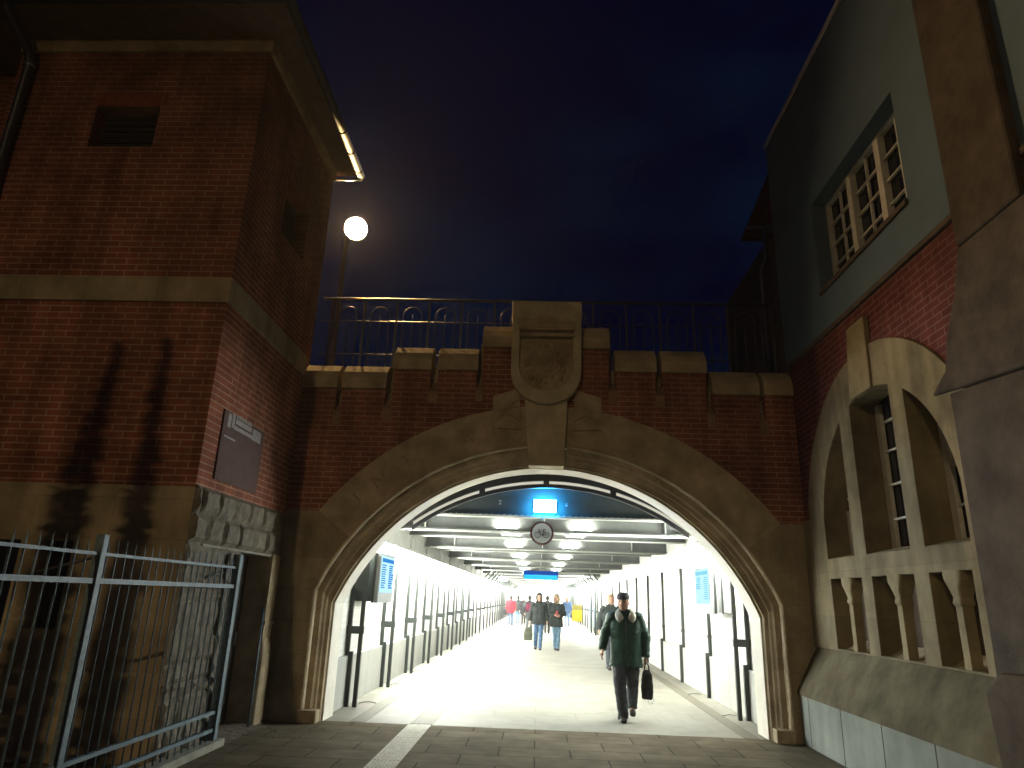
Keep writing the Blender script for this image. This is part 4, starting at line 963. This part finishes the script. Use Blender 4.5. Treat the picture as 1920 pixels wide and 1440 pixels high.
def person(loc, rotz, H, label, J, jacket, trousers, shoe=SHOE, skin=SKIN, hair=None, hood=None, hat=None, collar=None, hem=0.80, bulk=1.0, head_turn=0.0, group=None, vox=0.012, flare=1.0, scarf=None, fur=None, tr_w=1.0, seam=True):
    """J: joints dict in a 1.76 m figure facing -Y. keys: kneeR, ankR, kneeL, ankL, elbR, wrR, elbL, wrL (R = -X side)"""
    k = H/1.76
    e = empty('person', (0, 0, 0), label, 'person', group)
    V = lambda p: Vector(p)*k
    hipR, hipL = V((-0.09, 0, 0.92)), V((0.09, 0, 0.92))
    shR, shL = V((-0.185, 0.01, 1.43)), V((0.185, 0.01, 1.43))
    b = MB()
    b.rings([(0, 0, 0.84*k, 0.10*k, 0.08*k), (0, 0, 0.92*k, 0.16*k, 0.10*k), (0, 0, 1.06*k, 0.135*k, 0.09*k), (0, 0, 1.25*k, 0.16*k, 0.10*k), (0, 0.01, 1.42*k, 0.17*k, 0.085*k), (0, 0.01, 1.48*k, 0.09*k, 0.06*k)], 20)
    hc = V(J.get('head', (0, -0.015, 1.638)))
    b.tube([V((0, 0.012, 1.42)), V((0, 0.005, 1.50)), hc+V((0, 0.01, -0.06))], [0.066*k, 0.058*k, 0.055*k], 12)
    hb = MB(); hb.ball((0, 0, 0), (0.076*k, 0.094*k, 0.116*k), 40, 34, fn=head_fn)
    for sg in (-1, 1): hb.ball((sg*0.077*k, 0.008*k, -0.004*k), (0.010*k, 0.018*k, 0.030*k), 10, 8)
    Rz = (Matrix.Rotation(head_turn, 3, 'Z') @ Matrix.Rotation(J.get('nod', 0.0), 3, 'X')) * 1.13
    b.add([hc + Rz @ v for v in hb.v], hb.f)
    for (h, kn, an, sg) in ((hipR, V(J['kneeR']), V(J['ankR']), -1), (hipL, V(J['kneeL']), V(J['ankL']), 1)):
        b.tube([h+V((0, 0, 0.03)), h*0.5+kn*0.5, kn, kn*0.6+an*0.4, an], [0.085*k, 0.072*k, 0.052*k, 0.053*k, 0.036*k], 12)
        foot = an+V((0, -0.08, -0.055)); b.tube([an+V((0, 0.03, -0.045)), an+V((0, 0, -0.045)), foot], [0.03*k, 0.036*k, 0.03*k], 8)
    for (s_, el, wr, sg, cu) in ((shR, V(J['elbR']), V(J['wrR']), -1, J.get('curlR', 0.6)), (shL, V(J['elbL']), V(J['wrL']), 1, J.get('curlL', 0.6))):
        b.tube([s_, s_*0.5+el*0.5, el, el*0.5+wr*0.5, wr], [0.052*k, 0.046*k, 0.038*k, 0.036*k, 0.026*k], 12)
        add_hand(b, wr, (wr-el), sg, cu, scale=k)
    ob = b.build('body', skin, e, smooth=True); bake_remesh(ob, vox*0.62, 1)
    # eyes
    ey = MB()
    for sg in (-1, 1):
        ey.ball(hc+Rz @ (Vector((sg*0.030, -0.083, 0.006))*k), 0.0085*k, 8, 6)
    ey.build('eyes', EYEM, ob, smooth=True)
    # trousers
    t = MB(); tw = tr_w
    t.rings([(0, 0, 0.83*k, 0.13*k, 0.095*k), (0, 0, 0.90*k, 0.172*k, 0.115*k), (0, 0, 1.0*k, 0.158*k, 0.11*k)], 20)
    for (h, kn, an, sg) in ((hipR, V(J['kneeR']), V(J['ankR']), -1), (hipL, V(J['kneeL']), V(J['ankL']), 1)):
        t.tube([h+V((0, 0, 0.04)), h*0.5+kn*0.5, kn, kn*0.5+an*0.5, an+V((0, 0, 0.005)), an+V((0, 0, -0.055))], [0.098*k, 0.088*k*tw, 0.074*k*tw, 0.068*k*tw, 0.062*k*tw, 0.062*k*tw], 14)
    ot = t.build('trousers', trousers, e, smooth=True); bake_remesh(ot, vox, 2, 0.013, (9, 9, 13))
    # shoes
    for an in (V(J['ankR']), V(J['ankL'])):
        s = MB()
        lift = max(0, an.z-0.09*k); yv = -1
        # rotate toe down when the heel is lifted
        ang = min(0.6, lift*4)
        base = an+Vector((0, 0, -0.085*k))
        def T(x, y_, z_): return base + Vector((x, y_*cos(ang)+0*z_, z_*1.0 + y_*sin(ang)))*k
        prof_ = [(0.085, 0.030, 0.05), (0.05, 0.038, 0.085), (0.0, 0.042, 0.085), (-0.06, 0.046, 0.062), (-0.12, 0.048, 0.048), (-0.17, 0.036, 0.034)]
        pts = [T(0, y_, h_*0.5) for (y_, w_, h_) in prof_]
        vs = []; n = 12
        for (y_, w_, h_) in prof_:
            for q in range(n):
                a = 2*pi*q/n; cz, sz_ = cos(a), sin(a)
                vs.append(T(w_*math.copysign(abs(cz)**0.7, cz), y_, h_*0.5+h_*0.5*math.copysign(abs(sz_)**0.6, sz_)))
        m6 = len(prof_)
        fs = [(i*n+q, i*n+(q+1) % n, (i+1)*n+(q+1) % n, (i+1)*n+q) for i in range(m6-1) for q in range(n)] + [tuple(reversed(range(n))), tuple(range((m6-1)*n, m6*n))]
        s.add(vs, fs); s.build('shoe', shoe, e, smooth=True)
    # jacket
    j = MB(); B = bulk
    j.rings([(0, 0.0, hem*k, 0.205*k*B*flare, 0.145*k*B*flare), (0, 0.0, (hem+0.12)*k, 0.20*k*B, 0.142*k*B), (0, 0, 1.10*k, 0.188*k*B, 0.135*k*B), (0, 0, 1.25*k, 0.20*k*B, 0.14*k*B), (0, 0.008, 1.35*k, 0.205*k*B, 0.13*k*B), (0, 0.012, 1.43*k, 0.160*k*B, 0.105*k), (0, 0.015, 1.49*k, 0.115*k, 0.085*k), (0, 0.012, 1.535*k, 0.082*k, 0.078*k)], 28, p=2.4)
    for (s_, el, wr) in ((shR, V(J['elbR']), V(J['wrR'])), (shL, V(J['elbL']), V(J['wrL']))):
        d = (wr-el).normalized()
        j.tube([s_+V((-0.05 if s_.x > 0 else 0.05, 0, 0.015)), s_+V((0, 0, -0.005)), s_*0.55+el*0.45, el, el*0.5+wr*0.5, wr-d*0.0, wr+d*0.012], [0.07*k, 0.078*k*B, 0.072*k*B, 0.064*k*B, 0.060*k*B, 0.052*k*B, 0.047*k*B], 16)
    if hood:
        j.tube([V((-0.09, -0.02, 1.50)), V((-0.06, 0.09, 1.50)), V((0.06, 0.09, 1.50)), V((0.09, -0.02, 1.50))], [0.035*k, 0.055*k, 0.055*k, 0.035*k], 10)
    oj = j.build('jacket', jacket, e, smooth=True); bake_remesh(oj, vox, 2, 0.018, (5, 5, 10))
    if seam:
        z_ = MB(); z_.tube([(0.012, -0.139*k*B*flare*0.99, (hem+0.02)*k), (0.006, -0.139*k*B, (hem+0.15)*k), (0, -0.134*k*B, 1.12*k), (0, -0.139*k*B, 1.28*k), (0, -0.118*k*B, 1.40*k)], 0.006*k, 5); z_.build('zip', M['darkmetal'], oj, smooth=True)
    if hair == 'short' or hair == 'dark' or hair == 'long':
        hm = {'short': cloth('hair_fair', (0.22, 0.15, 0.08)), 'dark': cloth('hair_dark', (0.02, 0.016, 0.014)), 'long': cloth('hair_brown', (0.09, 0.055, 0.03))}[hair]
        q = MB()
        def hfn(p, v):
            if p.y < -0.25 and p.z < 0.35: v = v*0.80
            return v
        q.ball((0, 0.008*k, 0.014*k), (0.084*k, 0.100*k, 0.116*k), 28, 20, fn=hfn)
        if hair == 'long': q.tube([(0, 0.05*k, 0.02*k), (0, 0.075*k, -0.08*k), (0, 0.07*k, -0.20*k)], [(0.07*k), 0.075*k, 0.05*k], 10)
        q2 = MB(); q2.add([hc + Rz @ v for v in q.v], q.f); oh = q2.build('hair', hm, ob, smooth=True)
        me = oh.data
        for v in me.vertices: v.co += v.co.normalized()*0.003*mnoise.noise(v.co*60)
    if hood == 'up':
        q = MB()
        def hf(p, v):
            if p.y < -0.35: v = Vector((v.x*0.9, v.y*0.55, v.z))
            return v
        n_u, n_v = 28, 18; q.ball((0, 0.02*k, 0.01*k), (0.105*k, 0.115*k, 0.145*k), n_u, n_v)
        # remove the face opening
        keep = []
        for f in q.f:
            c_ = sum((q.v[i] for i in f), Vector())/len(f)
            if c_.y < -0.055*k and abs(c_.x) < 0.068*k and -0.10*k < c_.z < 0.085*k: continue
            keep.append(f)
        q2 = MB(); q2.add([hc + Rz @ v for v in q.v], keep); oh = q2.build('hood', jacket, oj, smooth=True)
        sd = oh.modifiers.new('t', 'SOLIDIFY'); sd.thickness = 0.012
        if fur:
            q = MB(); nf = 34
            for t_ in range(nf):
                a = 2*pi*t_/nf; c_ = Vector((0.078*cos(a), -0.075, 0.0+0.105*sin(a)))*k
                for w_ in range(3):
                    c2 = c_+Vector((random.uniform(-0.012, 0.012), random.uniform(-0.012, 0.012), random.uniform(-0.012, 0.012)))
                    q.ball(hc+Rz @ c2, random.uniform(0.014, 0.024)*k, 7, 5)
            q.build('fur_trim', fur, oj, smooth=True)
    if hat:
        q = MB(); ct = Vector((0, 0.006, 0.045))*k
        q.rings([(0, 0.006*k, 0.035*k, 0.086*k, 0.104*k), (0, 0.006*k, 0.085*k, 0.084*k, 0.100*k), (0, 0.006*k, 0.115*k, 0.065*k, 0.08*k), (0, 0.006*k, 0.128*k, 0.03*k, 0.04*k)], 24)
        br_ = [(0.080*cos(a)*k, (-0.05-0.11*sin(a))*k) for a in [pi*t_/12 for t_ in range(13)]]
        q.add([(x, y_, 0.040*k-0.10*abs(y_+0.05*k)) for (x, y_) in br_]+[(x, y_, 0.048*k-0.10*abs(y_+0.05*k)) for (x, y_) in br_], [tuple(range(13)), tuple(reversed(range(13, 26)))]+[(i, i+1, i+14, i+13) for i in range(12)]+[(12, 0, 13, 25)])
        q2 = MB(); q2.add([hc + Rz @ v for v in q.v], q.f); q2.build('cap', hat, ob, smooth=True)
        q = MB(); q.ball((0, 0.02*k, -0.005*k), (0.081*k, 0.085*k, 0.07*k), 20, 12, fn=lambda p, v: v*0.9 if p.y < -0.1 else v)
        q2 = MB(); q2.add([hc + Rz @ v for v in q.v], q.f); q2.build('hair', cloth('hair_grey', (0.10, 0.09, 0.08)), ob, smooth=True)
    if collar:
        q = MB()
        inn = [(0, .10, 1.545), (.07, .065, 1.55), (.088, -.02, 1.525), (.06, -.10, 1.47), (.015, -.145, 1.40)]
        out = [(0, .155, 1.475), (.13, .10, 1.475), (.165, -.02, 1.455), (.155, -.14, 1.405), (.10, -.19, 1.315)]
        for sg in (-1, 1):
            vs = [V((sg*p[0], p[1], p[2])) for p in inn]+[V((sg*(p[0]+r_[0])/2, (p[1]+r_[1])/2-0.012, (p[2]+r_[2])/2+0.018)) for p, r_ in zip(inn, out)]+[V((sg*p[0], p[1], p[2])) for p in out]
            q.add(vs, [(r_*5+i, r_*5+i+1, r_*5+i+6, r_*5+i+5) for r_ in range(2) for i in range(4)])
        oc = q.build('collar', collar, oj, smooth=True); sd = oc.modifiers.new('t', 'SOLIDIFY'); sd.thickness = 0.03*k; sd.offset = 0; ss = oc.modifiers.new('s', 'SUBSURF'); ss.levels = 2; ss.render_levels = 2
    if scarf:
        q = MB(); pts = [V((0.075*cos(a), 0.0+0.075*sin(a), 1.525+0.008*sin(2*a))) for a in [2*pi*t_/14 for t_ in range(15)]]
        q.tube(pts, 0.036*k, 8); q.build('scarf', scarf, oj, smooth=True)
    e.location = loc; e.rotation_euler = (0, 0, rotz)
    return e

def handbag(loc, w, d, h, m_, label, parent_cat='bag', strap=0.16, rot=0.0, loop=False):
    e = empty('bag', (0, 0, 0), label, parent_cat)
    b = MB(); b.rings([(0, 0, 0, w*0.40, d*0.4), (0, 0, 0.02, w*0.48, d*0.5), (0, 0, h*0.45, w*0.52, d*0.52), (0, 0, h*0.85, w*0.42, d*0.38), (0, 0, h, w*0.26, d*0.18)], 20, p=3)
    o = b.build('bag_body', m_, e, smooth=True); bake_remesh(o, 0.010, 2, 0.010, (14, 14, 14))
    b = MB(); b.tube([(-w*0.22, 0, h-0.01), (-w*0.15, 0, h+strap*0.6), (0, 0, h+strap), (w*0.15, 0, h+strap*0.6), (w*0.22, 0, h-0.01)], 0.009, 8); b.build('strap', m_, e, smooth=True)
    if loop:
        b = MB(); b.tube([(w*0.0, 0, 0.01), (w*0.15, 0, -0.05), (w*0.40, 0, -0.055), (w*0.55, 0, 0.0), (w*0.52, 0, 0.08)], 0.006, 6); b.build('hanging_loop', M['steel_lt'], e, smooth=True)
    e.location = loc; e.rotation_euler = (0, 0, rot)
    return e

STAND = dict(kneeR=(-0.085, -0.05, 0.50), ankR=(-0.085, -0.10, 0.09), kneeL=(0.085, 0.02, 0.50), ankL=(0.085, 0.16, 0.13),
             elbR=(-0.25, 0.03, 1.16), wrR=(-0.27, -0.03, 0.93), elbL=(0.25, 0.03, 1.16), wrL=(0.27, -0.06, 0.92))
def pose(**k): d = dict(STAND); d.update(k); return d
GREEN = cloth('green_jacket', (0.006, 0.042, 0.026), 0.35, rough=0.6, spec=0.35)
GREYT = cloth('grey_trousers', (0.045, 0.05, 0.058), 0.3)
DGREY = cloth('dark_grey', (0.030, 0.036, 0.036), 0.3)
CHAR = cloth('charcoal', (0.018, 0.022, 0.021), 0.3)
REDC = cloth('red_coat', (0.36, 0.022, 0.035), 0.2); NAVY = cloth('navy', (0.014, 0.03, 0.065), 0.3)
WOOL = cloth('cream_collar', (0.36, 0.345, 0.29), 0.15); FUR = cloth('fur', (0.30, 0.22, 0.12), 0.3)
# nearest man
X1, Y1 = 1.33, 10.92
p = person((X1, Y1, 0), rad(-4), 1.77, 'man in a dark green jacket with pale collar and cap walking out of the tunnel',
       pose(kneeR=(-0.10, -0.12, 0.50), ankR=(-0.055, -0.08, 0.09), kneeL=(0.09, 0.0, 0.49), ankL=(0.10, 0.36, 0.17), elbR=(-0.305, 0.02, 1.17), wrR=(-0.345, -0.05, 0.96), elbL=(0.295, 0.05, 1.14), wrL=(0.285, -0.02, 0.885), head=(-0.03, -0.035, 1.632), curlR=0.5, curlL=1.5),
       GREEN, GREYT, skin=SKIN_D, hat=cloth('cap_grey', (0.06, 0.055, 0.06)), collar=WOOL, hem=0.73, bulk=1.16, flare=1.05, tr_w=1.22, head_turn=-0.25, vox=0.010)
handbag((X1+0.30, Y1-0.02, 0.30), 0.17, 0.12, 0.40, BLK, 'black shoulder bag hanging from the hand of the man in green', strap=0.10, loop=True)
person((1.90, 18.6, 0), rad(4), 1.80, 'man in a dark grey jacket walking behind the man in green', pose(elbR=(-0.29, 0.02, 1.15), wrR=(-0.32, -0.08, 0.93)), DGREY, GREYT, hair='short', hem=0.90, bulk=1.15, vox=0.012)
person((0.06, 24.6, 0), 0, 1.80, 'person in a black hooded jacket and blue jeans carrying a bag, left of the couple', pose(kneeR=(-0.10, -0.03, 0.50), ankR=(-0.10, 0.06, 0.13), kneeL=(0.07, -0.05, 0.50), ankL=(0.05, -0.10, 0.09), elbR=(-0.28, 0.02, 1.14), wrR=(-0.30, -0.04, 0.90), curlR=1.4), BLK if False else CHAR, JEANS, hood='up', hem=0.80, bulk=1.12, group='couple walking side by side')
handbag((-0.30, 24.55, 0.30), 0.30, 0.16, 0.42, cloth('bag_olive', (0.06, 0.065, 0.045), 0.4), 'dark patterned handbag carried by the person in blue jeans', strap=0.12)
person((0.66, 24.7, 0), rad(3), 1.78, 'person in a dark coat with fur hood looking at a phone, right of the couple', pose(kneeR=(-0.06, -0.03, 0.50), ankR=(-0.03, 0.02, 0.10), kneeL=(0.065, -0.02, 0.50), ankL=(0.05, -0.06, 0.09), elbR=(-0.26, -0.02, 1.15), wrR=(-0.09, -0.24, 1.12), elbL=(0.26, -0.02, 1.14), wrL=(0.10, -0.24, 1.10), nod=0.15, curlR=1.2, curlL=1.2), CHAR, JEANS_L, hood='up', fur=FUR, scarf=BLK, hem=0.74, bulk=1.12, group='couple walking side by side')
e = tag(MB().box(0.62, 0.70, 24.28, 24.295, 1.13, 1.27).build('phone', mat('phone_red', (0.25, 0.05, 0.05), 0.4), None, loc=(0.66, 24.29, 1.2)), 'small dark red phone held by the person with the fur hood', 'phone')
person((-1.66, 45.0, 0), pi, 1.76, 'person in a red coat walking away along the left wall', pose(), REDC, JEANS, hair='dark', hem=0.74, bulk=1.25, seam=False)
handbag((-1.98, 45.0, 0.65), 0.30, 0.15, 0.30, BLK, 'black bag carried by the person in the red coat', strap=0.2)
person((-1.30, 48.0, 0), pi, 1.78, 'person in a grey coat walking away beside the red coat', pose(), DGREY, JEANS_L, hair='dark', hem=0.80, bulk=1.1, seam=False)
person((-0.88, 46.0, 0), 0.1, 1.74, 'person in a black coat and black tights walking towards the arch', pose(kneeR=(-0.08, -0.06, 0.50), ankR=(-0.10, -0.14, 0.09)), BLK, BLK, hair='long', hem=0.66, bulk=1.1)
person((-0.42, 38.0, 0), pi-0.2, 1.78, 'person in a grey coat with a maroon backpack walking away', pose(), DGREY, GREYT, hair='dark', hem=0.68, bulk=1.1, seam=False)
e = empty('backpack', (-0.47, 37.75, 1.0), 'maroon backpack on the back of the person in grey', 'backpack')
b = MB(); b.rings([(-0.47, 37.76, 0.98, 0.13, 0.09), (-0.47, 37.75, 1.05, 0.16, 0.11), (-0.47, 37.76, 1.25, 0.15, 0.10), (-0.47, 37.78, 1.42, 0.10, 0.07)], 18, p=3); b.build('pack', cloth('maroon', (0.07, 0.009, 0.022)), e, smooth=True)
b = MB(); b.tube([(-0.55, 37.8, 1.42), (-0.56, 37.95, 1.46)], 0.02, 6); b.tube([(-0.38, 37.8, 1.42), (-0.37, 37.95, 1.46)], 0.02, 6); b.build('strap', BLK, e, smooth=True)
person((0.50, 36.0, 0), pi, 1.80, 'person in black with dark hair walking away, seen between the couple', pose(), BLK, BLK, hair='dark', hem=0.78, bulk=1.1, seam=False)
person((1.92, 46.5, 0), pi-0.15, 1.80, 'person in a navy coat and blue jeans walking away on the right', pose(), NAVY, JEANS, hair='long', hem=0.80, bulk=1.2, scarf=WOOL, seam=False)

# ------------------------------------------------------------------ thin air volume added to give the lamp halo and tunnel bloom
hz = bpy.data.materials.new('glow_air'); hz.use_nodes = True; n = hz.node_tree.nodes; l = hz.node_tree.links; n.clear()
o_ = n.new('ShaderNodeOutputMaterial'); v_ = n.new('ShaderNodeVolumePrincipled'); l.new(v_.outputs[0], o_.inputs['Volume'])
v_.inputs['Density'].default_value = 0.0007; v_.inputs['Color'].default_value = (0.9, 0.92, 0.95, 1); v_.inputs['Anisotropy'].default_value = 0.3
m = MB(); m.box(-401, 401, -401, 601, -1.3, 21); o = m.build('haze', hz); tag(o, kind='stuff')
